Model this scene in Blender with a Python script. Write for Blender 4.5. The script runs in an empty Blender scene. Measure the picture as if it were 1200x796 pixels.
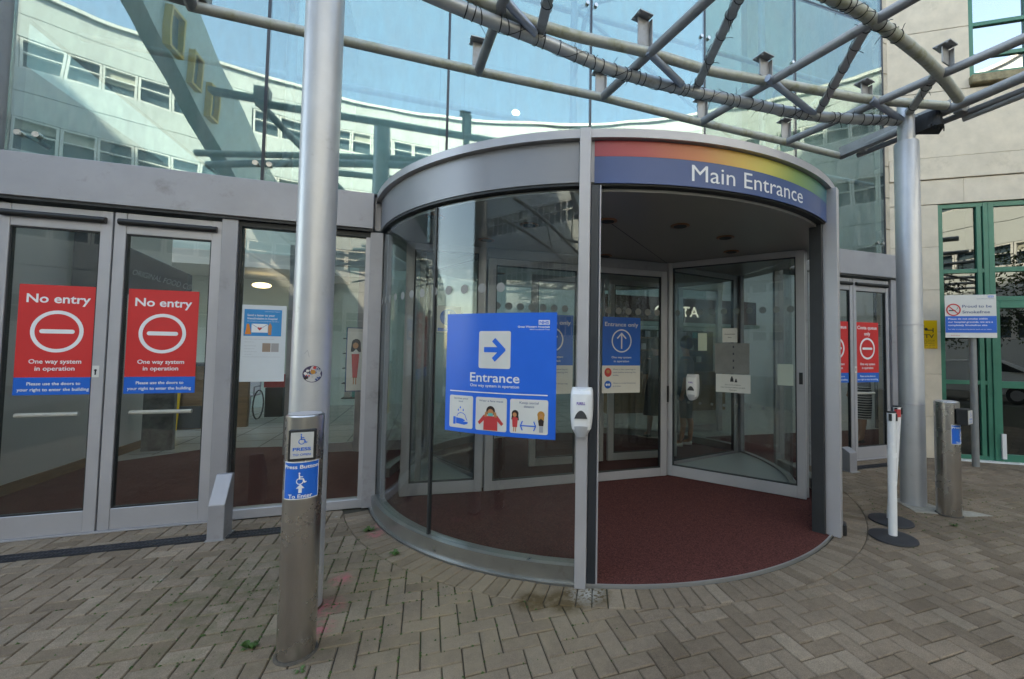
import bpy, bmesh, math, random
from math import sin, cos, pi, radians, hypot, atan2
from mathutils import Vector, Matrix, noise
random.seed(7)
SC = bpy.context.scene
COL = SC.collection
V = Vector

# ------------------------------------------------------------------ camera, world, sun, exposure
EYE = 1.5606
cd = bpy.data.cameras.new('camera')
cam = bpy.data.objects.new('camera', cd)
COL.objects.link(cam)
cr, cu, cf = V((0.94829988, -0.31705925, 0.01416945)), V((-0.02695147, -0.03596469, 0.99898957)), V((0.31622928, 0.94772357, 0.04265053))
m3 = Matrix((cr, cu, -cf)).transposed()
cam.matrix_world = Matrix.Translation((0, 0, EYE)) @ m3.to_4x4()
cd.sensor_width = 36
cd.lens = 497.31 / 1200 * 36
cd.shift_x = -(666.885 - 600) / 1200
cd.shift_y = -(398 - 387.989) / 1200
cd.clip_start = 0.05
cd.clip_end = 2000
SC.camera = cam

SUN_EL, SUN_AZ = radians(42), radians(-24)      # azimuth from +Y, clockwise seen from above
W = bpy.data.worlds.new('World')
SC.world = W
W.use_nodes = True
nt = W.node_tree
sky = nt.nodes.new('ShaderNodeTexSky')
sky.sky_type = 'NISHITA'
sky.sun_disc = False
sky.sun_elevation = SUN_EL
sky.sun_rotation = SUN_AZ
sky.air_density = 1.0
sky.dust_density = 1.2
sky.ozone_density = 1.0
bg = nt.nodes['Background']
nt.links.new(sky.outputs[0], bg.inputs[0])
bg.inputs[1].default_value = 0.15
sd = bpy.data.lights.new('sun', 'SUN')
sun = bpy.data.objects.new('sun', sd)
COL.objects.link(sun)
sd.energy = 3.0
sd.angle = radians(0.53)
sd.color = (1.0, 0.94, 0.85)
sdir = V((sin(SUN_AZ) * cos(SUN_EL), cos(SUN_AZ) * cos(SUN_EL), sin(SUN_EL)))
sun.rotation_euler = (-sdir).to_track_quat('-Z', 'Y').to_euler()
SC.view_settings.view_transform = 'Standard'
SC.view_settings.look = 'None'
SC.view_settings.exposure = 2.75
SC.view_settings.use_white_balance = True
SC.view_settings.white_balance_temperature = 8300
SC.view_settings.white_balance_tint = 4
SC.view_settings.gamma = 1
SC.render.engine = 'CYCLES'
cy = SC.cycles
cy.use_denoising = True
try:
    cy.denoiser = 'OPENIMAGEDENOISE'
except Exception:
    pass
cy.max_bounces = 9
cy.diffuse_bounces = 4
cy.glossy_bounces = 4
cy.transparent_max_bounces = 40
cy.transmission_bounces = 4
cy.caustics_reflective = False
cy.caustics_refractive = False
cy.sample_clamp_indirect = 4

# ------------------------------------------------------------------ materials
def lin(h):
    if isinstance(h, str):
        c = [int(h[i:i + 2], 16) / 255 for i in (0, 2, 4)]
        return tuple((x / 12.92 if x <= .04045 else ((x + .055) / 1.055) ** 2.4) for x in c)
    return tuple(h)

def nd(t, kind, **kw):
    n = t.nodes.new(kind)
    for k, v in kw.items():
        setattr(n, k, v)
    return n

def mat(name, col, rough=.5, metal=0., var=.12, scale=3., bump=0., bscale=80., streak=None, spec=.5, dirt=None, brushed=False):
    m = bpy.data.materials.new(name)
    m.use_nodes = True
    t = m.node_tree
    b = t.nodes['Principled BSDF']
    c = lin(col)
    b.inputs['Roughness'].default_value = rough
    b.inputs['Metallic'].default_value = metal
    b.inputs['Specular IOR Level'].default_value = spec
    tc = nd(t, 'ShaderNodeTexCoord')
    mp = nd(t, 'ShaderNodeMapping')
    t.links.new(tc.outputs['Object'], mp.inputs[0])
    if streak:
        mp.inputs['Scale'].default_value = streak
    n = nd(t, 'ShaderNodeTexNoise')
    n.inputs['Scale'].default_value = scale
    n.inputs['Detail'].default_value = 6
    n.inputs['Roughness'].default_value = .62
    t.links.new(mp.outputs[0], n.inputs['Vector'])
    r = nd(t, 'ShaderNodeMapRange')
    r.inputs['From Min'].default_value = .3
    r.inputs['From Max'].default_value = .7
    r.inputs['To Min'].default_value = 1 - var
    r.inputs['To Max'].default_value = 1 + var
    t.links.new(n.outputs['Fac'], r.inputs[0])
    mx = nd(t, 'ShaderNodeMix', data_type='RGBA', blend_type='MULTIPLY')
    mx.inputs[0].default_value = 1
    mx.inputs[6].default_value = (*c, 1)
    t.links.new(r.outputs[0], mx.inputs[7])
    out = mx.outputs[2]
    if dirt:      # (colour, amount, scale, threshold)
        dc, am, ds, th = dirt
        n2 = nd(t, 'ShaderNodeTexNoise')
        n2.inputs['Scale'].default_value = ds
        n2.inputs['Detail'].default_value = 8
        n2.inputs['Roughness'].default_value = .7
        t.links.new(tc.outputs['Object'], n2.inputs['Vector'])
        r2 = nd(t, 'ShaderNodeMapRange')
        r2.inputs['From Min'].default_value = th
        r2.inputs['From Max'].default_value = th + .15
        r2.inputs['To Max'].default_value = am
        t.links.new(n2.outputs['Fac'], r2.inputs[0])
        m2 = nd(t, 'ShaderNodeMix', data_type='RGBA')
        t.links.new(r2.outputs[0], m2.inputs[0])
        t.links.new(out, m2.inputs[6])
        m2.inputs[7].default_value = (*lin(dc), 1)
        out = m2.outputs[2]
    t.links.new(out, b.inputs['Base Color'])
    rr = nd(t, 'ShaderNodeMapRange')
    rr.inputs['To Min'].default_value = max(0.02, rough - .08)
    rr.inputs['To Max'].default_value = min(1, rough + .1)
    t.links.new(n.outputs['Fac'], rr.inputs[0])
    t.links.new(rr.outputs[0], b.inputs['Roughness'])
    if bump:
        nb = nd(t, 'ShaderNodeTexNoise')
        nb.inputs['Scale'].default_value = bscale
        nb.inputs['Detail'].default_value = 4
        t.links.new(mp.outputs[0] if brushed else tc.outputs['Object'], nb.inputs['Vector'])
        bp = nd(t, 'ShaderNodeBump')
        bp.inputs['Strength'].default_value = bump
        bp.inputs['Distance'].default_value = .004
        t.links.new(nb.outputs['Fac'], bp.inputs['Height'])
        t.links.new(bp.outputs[0], b.inputs['Normal'])
    return m

def flat(name, col, rough=.45):
    return mat(name, col, rough, var=.03, scale=6)

def glass(name, tint, base, edge=1.0, power=4., rough=0.0, gcol=(1, 1, 1), dust=.015, wav=0.):
    m = bpy.data.materials.new(name)
    m.use_nodes = True
    t = m.node_tree
    t.nodes.remove(t.nodes['Principled BSDF'])
    o = t.nodes['Material Output']
    lw = nd(t, 'ShaderNodeLayerWeight')
    lw.inputs[0].default_value = .5
    p = nd(t, 'ShaderNodeMath', operation='POWER')
    t.links.new(lw.outputs['Facing'], p.inputs[0])
    p.inputs[1].default_value = power
    r = nd(t, 'ShaderNodeMapRange')
    r.inputs['To Min'].default_value = base
    r.inputs['To Max'].default_value = edge
    t.links.new(p.outputs[0], r.inputs[0])
    tr = nd(t, 'ShaderNodeBsdfTransparent')
    tr.inputs[0].default_value = (*tint, 1)
    gl = nd(t, 'ShaderNodeBsdfGlossy')
    gl.inputs['Color'].default_value = (*gcol, 1)
    gl.inputs['Roughness'].default_value = rough
    mx = nd(t, 'ShaderNodeMixShader')
    t.links.new(r.outputs[0], mx.inputs[0])
    t.links.new(tr.outputs[0], mx.inputs[1])
    t.links.new(gl.outputs[0], mx.inputs[2])
    tc = nd(t, 'ShaderNodeTexCoord')
    if wav:
        nb = nd(t, 'ShaderNodeTexNoise')
        nb.inputs['Scale'].default_value = 1.1
        nb.inputs['Detail'].default_value = 1
        t.links.new(tc.outputs['Object'], nb.inputs['Vector'])
        bp = nd(t, 'ShaderNodeBump')
        bp.inputs['Strength'].default_value = wav
        bp.inputs['Distance'].default_value = .02
        t.links.new(nb.outputs['Fac'], bp.inputs['Height'])
        t.links.new(bp.outputs[0], gl.inputs['Normal'])
    df = nd(t, 'ShaderNodeBsdfDiffuse')
    df.inputs[0].default_value = (.55, .56, .54, 1)
    n = nd(t, 'ShaderNodeTexNoise')
    mp = nd(t, 'ShaderNodeMapping')
    mp.inputs['Scale'].default_value = (3, 3, .8)
    t.links.new(tc.outputs['Object'], mp.inputs[0])
    t.links.new(mp.outputs[0], n.inputs['Vector'])
    n.inputs['Scale'].default_value = 2.2
    n.inputs['Detail'].default_value = 8
    n.inputs['Roughness'].default_value = .75
    r2 = nd(t, 'ShaderNodeMapRange')
    r2.inputs['From Min'].default_value = .35
    r2.inputs['From Max'].default_value = .8
    r2.inputs['To Max'].default_value = dust * 4
    t.links.new(n.outputs['Fac'], r2.inputs[0])
    m2 = nd(t, 'ShaderNodeMixShader')
    t.links.new(r2.outputs[0], m2.inputs[0])
    t.links.new(mx.outputs[0], m2.inputs[1])
    t.links.new(df.outputs[0], m2.inputs[2])
    t.links.new(m2.outputs[0], o.inputs[0])
    return m

def emit(name, col, s):
    m = bpy.data.materials.new(name)
    m.use_nodes = True
    b = m.node_tree.nodes['Principled BSDF']
    b.inputs['Base Color'].default_value = (*lin(col), 1)
    b.inputs['Emission Color'].default_value = (*lin(col), 1)
    b.inputs['Emission Strength'].default_value = s
    return m

ALU = mat('powder coated aluminium', (.34, .335, .365), .40, .3, .10, 1.6, .05, 300, dirt=((.17, .155, .14), .5, 4, .56))
ALUL = mat('light aluminium trim', (.44, .43, .46), .38, .35, .06, 2.5, .04, 300)
ALUD = mat('grey metal ceiling panel', (.30, .295, .29), .35, .3, .06, 1.2)
DARK = mat('dark gasket rubber', (.018, .02, .024), .5, 0, .2, 8)
DARKM = mat('dark anodised section', (.040, .046, .058), .35, .4, .1, 4)
STEEL = mat('brushed stainless steel', (.54, .51, .49), .26, 1., .02, 3, .0, 60)
SILVER = mat('silver painted steel', (.50, .50, .52), .38, .40, .08, 4., .05, 120, dirt=((.22, .20, .18), .5, 9, .62))
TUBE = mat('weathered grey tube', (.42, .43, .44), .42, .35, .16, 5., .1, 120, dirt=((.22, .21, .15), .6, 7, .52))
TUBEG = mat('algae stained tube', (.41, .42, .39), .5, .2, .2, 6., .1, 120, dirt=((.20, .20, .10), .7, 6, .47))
TUBED = mat('dark grey rafter steel', (.27, .27, .28), .42, .3, .15, 6., .1, 120, dirt=((.13, .12, .09), .5, 7, .55))  # darker grey steel for rafters, brackets and clamps
CABLE = mat('black plastic tie', (.012, .012, .014), .45, 0, .2, 20)
CARPET = mat('dark red entrance matting', (.108, .036, .031), .95, 0, .75, 110, .9, 420, spec=.15)
WHITEP = mat('white plastic', (.74, .74, .76), .25, 0, .03, 5)
GREYP = mat('translucent grey plastic', (.42, .43, .47), .3, 0, .05, 5)
BLACKP = mat('black plastic', (.012, .012, .014), .5, 0, .15, 10)
STONE = mat('pale limestone', (.62, .54, .44), .85, 0, .10, 4.5, .35, 160, dirt=((.30, .25, .19), .55, 1.3, .56))
STONED = mat('grey weathered limestone', (.48, .42, .34), .85, 0, .15, 4.5, .35, 160, dirt=((.22, .19, .15), .6, 2.3, .54))
SILL = mat('mossy stone sill', (.26, .22, .14), .9, 0, .35, 12, .5, 120)
GREEN = mat('green painted frame', (.035, .17, .115), .4, 0, .12, 5, .04, 200)
WHITEC = mat('white cladding panel', (.57, .61, .63), .5, 0, .05, .8)
WHITEF = mat('white window frame', (.78, .78, .78), .4, 0, .04, 3)
GREYR = mat('grey render', (.36, .42, .42), .8, 0, .06, .6, .1, 60)
YELLOW = mat('yellow reveal', (.70, .42, .03), .5, 0, .08, 3)
SCREED = mat('joint sand', (.042, .036, .025), .95, 0, .35, 14, .7, 200, dirt=((.035, .065, .012), .85, 2.2, .5))
ASPH = mat('forecourt asphalt', (.12, .115, .105), .95, 0, .2, 3, .4, 200)
TILE = mat('beige floor tile', (.36, .34, .29), .3, 0, .12, 2)
WALLW = mat('white painted inner wall', (.62, .59, .55), .7, 0, .04, 1)
WALLG = mat('pale green inner wall', (.50, .58, .55), .7, 0, .08, 1)
WALLD = mat('dark interior panelling', (.06, .06, .062), .6, 0, .2, 2)
WOOD = mat('brown wood panel', (.22, .12, .055), .5, 0, .25, 3, .1, 60, streak=(1, 1, 8))
MAROON = mat('maroon cafe fascia', (.075, .018, .024), .4, 0, .08, 3)
PLATF = mat('pale grey showcase base', (.42, .43, .42), .3, 0, .05, 2)
RED = flat('no entry red vinyl', (.62, .028, .030))
BLUE = flat('notice blue vinyl', (.001, .120, .56), .35)
BLUE2 = flat('sign blue print', (.001, .130, .68), .35)
NAVY = flat('navy vinyl', (.032, .075, .225), .35)
WHT = flat('white print', (.76, .77, .80), .4)
PAPER = flat('paper white', (.66, .65, .63), .6)
BLK = flat('black print', (.02, .02, .025))
REDP = flat('red print', (.55, .045, .05))
SKIN = mat('skin', (.42, .22, .14), .6, 0, .06, 10)
HAIR = mat('dark brown hair', (.03, .015, .01), .6, 0, .3, 40)
SKINP = flat('skin tone print', (.50, .22, .09))
HAIRP = flat('dark hair print', (.025, .012, .012))
TEALP = flat('teal print', (.10, .45, .42))
BLONDE = flat('golden print', (.48, .22, .04))
YEL = flat('yellow board', (.72, .43, .0))
ORNG = flat('orange print', (.7, .22, .03))
GREYPR = flat('grey print', (.35, .36, .40))
LEAF = mat('weed leaf', (.045, .10, .018), .6, 0, .3, 30)
MOSS = mat('moss', (.045, .08, .018), .95, 0, .4, 60, .6, 200)
G_UP = glass('blue tinted atrium glass', (.66, .80, .80), .20, 1., 3., gcol=(.84, .97, .97), dust=.05, wav=.16)
G_UPR = glass('green tinted atrium glass', (.70, .82, .78), .09, 1., 4., gcol=(.86, .97, .97), dust=.05, wav=.16)
G_LOW = glass('door glass', (.92, .92, .90), .05, .8, 4., gcol=(1, .98, .96), dust=.004)
G_CUR = glass('curved drum glass', (.90, .92, .91), .045, .7, 4.5, gcol=(.92, .97, 1), dust=.003)
G_GRN = glass('dark reflective window glass', (.20, .22, .22), .12, 1., 3.5, gcol=(.95, 1, 1), dust=.004, wav=.18)
G_FAR = glass('far window glass', (.2, .26, .30), .35, 1., 4., dust=.01)
LAMP = emit('lit ceiling lamp', (1., .93, .78), 6.)
LAMPY = emit('lit wall lamp', (1., .85, .55), .7)

# ------------------------------------------------------------------ mesh helpers
ORG = {}
def thing(name, label, cat, loc, group=None):
    o = bpy.data.objects.new(name, None)
    COL.objects.link(o)
    o.location = loc
    o.empty_display_size = .2
    o['label'] = label
    o['category'] = cat
    if group:
        o['group'] = group
    ORG[o.name] = V(loc)
    return o

class MB:
    def __init__(s):
        s.v = []
        s.f = []
        s.mi = []
        s.cur = 0
    def poly(s, pts, idx=None):
        n = len(s.v)
        s.v += [tuple(p) for p in pts]
        s.f.append(tuple(range(n, n + len(pts))) if idx is None else idx)
        s.mi.append(s.cur)
    def mesh(s, vs, fs):
        n = len(s.v)
        s.v += [tuple(p) for p in vs]
        for f in fs:
            s.f.append(tuple(i + n for i in f))
            s.mi.append(s.cur)
        return s
    def box(s, a, b):
        x0, y0, z0 = a
        x1, y1, z1 = b
        vs = [(x0, y0, z0), (x1, y0, z0), (x1, y1, z0), (x0, y1, z0), (x0, y0, z1), (x1, y0, z1), (x1, y1, z1), (x0, y1, z1)]
        return s.mesh(vs, [(0, 3, 2, 1), (4, 5, 6, 7), (0, 1, 5, 4), (1, 2, 6, 5), (2, 3, 7, 6), (3, 0, 4, 7)])
    def obox(s, p0, p1, w, h, up=(0, 0, 1)):      # bar from p0 to p1, width across, height along up
        p0, p1 = V(p0), V(p1)
        d = (p1 - p0).normalized()
        u = V(up)
        if abs(d.dot(u)) > .95:
            u = V((0, 1, 0)) if abs(d.y) < .9 else V((1, 0, 0))
        sd_ = d.cross(u).normalized()
        u = sd_.cross(d)
        vs = []
        for p in (p0, p1):
            for a, b in ((-1, -1), (1, -1), (1, 1), (-1, 1)):
                vs.append(p + sd_ * a * w / 2 + u * b * h / 2)
        return s.mesh(vs, [(3, 2, 1, 0), (4, 5, 6, 7), (0, 1, 5, 4), (1, 2, 6, 5), (2, 3, 7, 6), (3, 0, 4, 7)])
    def prism(s, pts, z0, z1):                    # ccw polygon in xy
        n = len(pts)
        vs = [(p[0], p[1], z0) for p in pts] + [(p[0], p[1], z1) for p in pts]
        return s.mesh(vs, [tuple(range(n))[::-1], tuple(range(n, 2 * n))] + [(i, (i + 1) % n, n + (i + 1) % n, n + i) for i in range(n)])
    def tube(s, pts, r, n=14, caps=True):
        pts = [V(p) for p in pts]
        rs = r if isinstance(r, (list, tuple)) else [r] * len(pts)
        prev = None
        rings = []
        for i, p in enumerate(pts):
            d = (pts[min(i + 1, len(pts) - 1)] - pts[max(i - 1, 0)]).normalized()
            if prev is None:
                u = d.orthogonal().normalized()
                if abs(d.z) < .9:
                    u = d.cross(V((0, 0, 1))).normalized()
            else:
                u = (prev - d * prev.dot(d)).normalized()
            prev = u
            w = d.cross(u)
            rings.append([p + (u * cos(2 * pi * k / n) + w * sin(2 * pi * k / n)) * rs[i] for k in range(n)])
        vs = [q for rg in rings for q in rg]
        fs = []
        for i in range(len(pts) - 1):
            for k in range(n):
                a, b = i * n + k, i * n + (k + 1) % n
                fs.append((a, b, b + n, a + n))
        if caps:
            fs.append(tuple(range(n))[::-1])
            fs.append(tuple(range((len(pts) - 1) * n, len(pts) * n)))
        return s.mesh(vs, fs)
    def lathe(s, c, prof, n=32):                  # prof: (r, z) bottom to top
        vs = []
        for r, z in prof:
            vs += [(c[0] + r * cos(2 * pi * k / n), c[1] + r * sin(2 * pi * k / n), c[2] + z) for k in range(n)]
        fs = []
        for i in range(len(prof) - 1):
            for k in range(n):
                a, b = i * n + k, i * n + (k + 1) % n
                fs.append((a, b, b + n, a + n))
        fs.append(tuple(range(n))[::-1])
        fs.append(tuple(range((len(prof) - 1) * n, len(prof) * n)))
        return s.mesh(vs, fs)
    def arc(s, c, r0, r1, z0, z1, a0, a1, n):     # curved solid strip, degrees
        vs = []
        for k in range(n + 1):
            a = radians(a0 + (a1 - a0) * k / n)
            for r, z in ((r0, z0), (r1, z0), (r1, z1), (r0, z1)):
                vs.append((c[0] + r * cos(a), c[1] + r * sin(a), z))
        fs = [(0, 1, 2, 3)[::1], tuple(4 * n + i for i in (3, 2, 1, 0))]
        for k in range(n):
            for i in range(4):
                j = (i + 1) % 4
                fs.append((4 * k + i, 4 * k + 4 + i, 4 * k + 4 + j, 4 * k + j))
        return s.mesh(vs, fs)
    def ball(s, c, r, sq=(1, 1, 1), n=10):
        vs = []
        m = n // 2 + 1
        for i in range(1, m):
            t = pi * i / m
            for k in range(n):
                a = 2 * pi * k / n
                vs.append((c[0] + r * sq[0] * sin(t) * cos(a), c[1] + r * sq[1] * sin(t) * sin(a), c[2] - r * sq[2] * cos(t)))
        b = len(vs)
        vs += [(c[0], c[1], c[2] - r * sq[2]), (c[0], c[1], c[2] + r * sq[2])]
        fs = []
        for i in range(m - 2):
            for k in range(n):
                p, q = i * n + k, i * n + (k + 1) % n
                fs.append((p, q, q + n, p + n))
        for k in range(n):
            fs.append((b, (k + 1) % n, k))
            fs.append((b + 1, (m - 2) * n + k, (m - 2) * n + (k + 1) % n))
        return s.mesh(vs, fs)
    def build(s, name, mats, parent=None, smooth=False, bevel=0., label=None, cat=None, group=None, kind=None, fix=True):
        if parent is not None:
            o_ = ORG[parent.name]
        else:
            xs = [p[0] for p in s.v]; ys = [p[1] for p in s.v]; zs = [p[2] for p in s.v]
            o_ = V(((min(xs) + max(xs)) / 2, (min(ys) + max(ys)) / 2, min(zs)))
        me = bpy.data.meshes.new(name)
        me.from_pydata([(p[0] - o_.x, p[1] - o_.y, p[2] - o_.z) for p in s.v], [], s.f)
        if not isinstance(mats, (list, tuple)):
            mats = [mats]
        for m in mats:
            me.materials.append(m)
        if len(mats) > 1:
            me.polygons.foreach_set('material_index', s.mi)
        if fix or bevel:
            b = bmesh.new()
            b.from_mesh(me)
            bmesh.ops.recalc_face_normals(b, faces=b.faces)
            if bevel:
                es = [e for e in b.edges if len(e.link_faces) == 2 and e.calc_face_angle(0) > .5]
                bmesh.ops.bevel(b, geom=es, offset=bevel, segments=1, affect='EDGES', clamp_overlap=True)
            b.to_mesh(me)
            b.free()
        if smooth:
            me.polygons.foreach_set('use_smooth', [True] * len(me.polygons))
            me.set_sharp_from_angle(angle=radians(38))
        me.update()
        o = bpy.data.objects.new(name, me)
        COL.objects.link(o)
        if parent is not None:
            o.parent = parent
        else:
            o.location = o_
        ORG[o.name] = o_
        if label: o['label'] = label
        if cat: o['category'] = cat
        if group: o['group'] = group
        if kind: o['kind'] = kind
        return o

def bx(name, a, b, m, parent=None, bevel=0., **k):
    return MB().box(a, b).build(name, m, parent, bevel=bevel, **k)

# frames for flat and curved prints: P(x, y, d) -> world
def planar(o, ux, uy):
    o, ux, uy = V(o), V(ux).normalized(), V(uy).normalized()
    n = ux.cross(uy)
    return lambda x, y, d=0.: o + ux * x + uy * y + n * d
def cylf(c, r, deg, z0):
    a0 = radians(deg)
    def P(x, y, d=0.):
        a = a0 + x / r
        return V((c[0] + (r + d) * cos(a), c[1] + (r + d) * sin(a), z0 + y))
    return P

class Print:
    """flat print laid on a sign, thin layers stacked outward"""
    def __init__(s, P, parent, d=.0012, nx=1):
        s.P, s.par, s.d, s.nx = P, parent, d, nx
    def _b(s, name, vs, fs, m):
        mb = MB().mesh([s.P(x, y, s.d) for x, y in vs], fs)
        return mb.build(name, m, s.par, fix=False)
    def up(s, k=.0008):
        s.d += k
        return s
    def rect(s, name, x0, y0, x1, y1, m, r=0.):
        if r <= 0:
            vs, fs = [], []
            for i in range(s.nx + 1):
                x = x0 + (x1 - x0) * i / s.nx
                vs += [(x, y0), (x, y1)]
            for i in range(s.nx):
                fs.append((2 * i, 2 * i + 2, 2 * i + 3, 2 * i + 1))
            return s._b(name, vs, fs, m)
        pts = []
        for cx_, cy_, a0 in ((x1 - r, y1 - r, 0), (x0 + r, y1 - r, 90), (x0 + r, y0 + r, 180), (x1 - r, y0 + r, 270)):
            for k in range(6):
                a = radians(a0 + 18 * k)
                pts.append((cx_ + r * cos(a), cy_ + r * sin(a)))
        if s.nx == 1:
            return s._b(name, pts, [tuple(range(len(pts)))], m)
        # strips: pair up symmetric top / bottom points for a curved support
        top = sorted([p for p in pts if p[1] >= (y0 + y1) / 2], key=lambda p: p[0])
        top = [p for p in top if p[0] < x0 + r - 1e-6] + [(x0 + r + (x1 - x0 - 2 * r) * k / s.nx, y1) for k in range(s.nx + 1)] + [p for p in top if p[0] > x1 - r + 1e-6]
        bot = [(p[0], y0 + y1 - p[1]) for p in top]
        vs, fs = [], []
        for a, b in zip(top, bot):
            vs += [b, a]
        for i in range(len(top) - 1):
            fs.append((2 * i, 2 * i + 2, 2 * i + 3, 2 * i + 1))
        return s._b(name, vs, fs, m)
    def poly(s, name, pts, m):
        return s._b(name, pts, [tuple(range(len(pts)))], m)
    def disc(s, name, cx_, cy_, r, m, sy=1., n=24):
        return s.poly(name, [(cx_ + r * cos(2 * pi * k / n), cy_ + r * sy * sin(2 * pi * k / n)) for k in range(n)], m)
    def ring(s, name, cx_, cy_, r0, r1, m, a0=0, a1=360, sy=1., n=40):
        vs, fs = [], []
        for k in range(n + 1):
            a = radians(a0 + (a1 - a0) * k / n)
            vs += [(cx_ + r0 * cos(a), cy_ + r0 * sy * sin(a)), (cx_ + r1 * cos(a), cy_ + r1 * sy * sin(a))]
        for k in range(n):
            fs.append((2 * k, 2 * k + 1, 2 * k + 3, 2 * k + 2))
        return s._b(name, vs, fs, m)
    def strokes(s, name, lines, w, m):
        vs, fs = [], []
        for ln in lines:
            for (xa, ya), (xb, yb) in zip(ln, ln[1:]):
                L = hypot(xb - xa, yb - ya) or 1e-6
                nx_, ny_ = -(yb - ya) / L * w / 2, (xb - xa) / L * w / 2
                ex, ey = (xb - xa) / L * w * .35, (yb - ya) / L * w * .35
                k = len(vs)
                vs += [(xa - ex - nx_, ya - ey - ny_), (xb + ex - nx_, yb + ey - ny_), (xb + ex + nx_, yb + ey + ny_), (xa - ex + nx_, ya - ey + ny_)]
                fs.append((k, k + 1, k + 2, k + 3))
        return s._b(name, vs, fs, m)
    def text(s, txt, cx_, cy_, cap, m, w=None, align='C', bold=0., name='lettering'):
        vs, fs, lo, hi, base = glyphs(txt, bold)
        sc = cap / .729
        sx = sc if w is None else w / (hi - lo)
        off = -(lo + hi) / 2 * sx if align == 'C' else -lo * sx
        return s._b(name, [(cx_ + off + x * sx, cy_ - cap / 2 + y * sc) for x, y in vs], fs, m)

_gc = {}
def glyphs(txt, bold):
    if (txt, bold) in _gc:
        return _gc[(txt, bold)]
    cu_ = bpy.data.curves.new('t', 'FONT')
    cu_.body = txt
    cu_.size = 1
    cu_.offset = bold
    cu_.resolution_u = 3
    o = bpy.data.objects.new('t', cu_)
    COL.objects.link(o)
    me = bpy.data.meshes.new_from_object(o.evaluated_get(bpy.context.evaluated_depsgraph_get()))
    vs = [(v.co.x, v.co.y) for v in me.vertices]
    fs = [tuple(p.vertices) for p in me.polygons]
    if fs:
        p = me.polygons[0]
        if p.normal.z < 0:
            fs = [f[::-1] for f in fs]
    COL.objects.unlink(o)
    bpy.data.objects.remove(o)
    bpy.data.curves.remove(cu_)
    bpy.data.meshes.remove(me)
    xs = [v[0] for v in vs]
    _gc[(txt, bold)] = (vs, fs, min(xs), max(xs), 0)
    return _gc[(txt, bold)]

def board(P, x0, y0, x1, y1, t, nx=1, r=0.):       # slab with real thickness following frame P
    mb = MB()
    vs = []
    for i in range(nx + 1):
        x = x0 + (x1 - x0) * i / nx
        vs += [P(x, y0, 0), P(x, y0, t), P(x, y1, t), P(x, y1, 0)]
    fs = [(0, 1, 2, 3), tuple(4 * nx + i for i in (3, 2, 1, 0))]
    for k in range(nx):
        for i in range(4):
            j = (i + 1) % 4
            fs.append((4 * k + i, 4 * k + 4 + i, 4 * k + 4 + j, 4 * k + j))
    mb.mesh(vs, fs)
    return mb

FX = (1, 0, 0)
FZ = (0, 0, 1)
YF = 4.62                       # facade plane
DC = (2.07, 5.065)              # axis of the revolving door
DR = 2.59

# ------------------------------------------------------------------ ground and paving
def structure(o):
    o['kind'] = 'structure'
    return o
g = MB()
g.poly([(-400, -400, -.03), (400, -400, -.03), (400, 400, -.03), (-400, 400, -.03)])
structure(g.build('ground', ASPH))
WN = V((.5518, .834, 0))        # normal of the 45 degree stone wall, pointing into it
WS = V((.834, -.5518, 0))       # along it, towards the camera's right
WD = 7.65
pv = MB()
pv.mesh([(-9, -6, -.014), (13, -6, -.014), (13, 8, -.014), (-9, 8, -.014)], [(0, 1, 2, 3)])
pavement = structure(pv.build('pavement', SCREED))
pavement.location = (0, 0, -.011)
for v_ in pavement.data.vertices:
    pass
pavement.location = (2, 1, -.011)
ORG[pavement.name] = V((2, 1, -.011))

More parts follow.
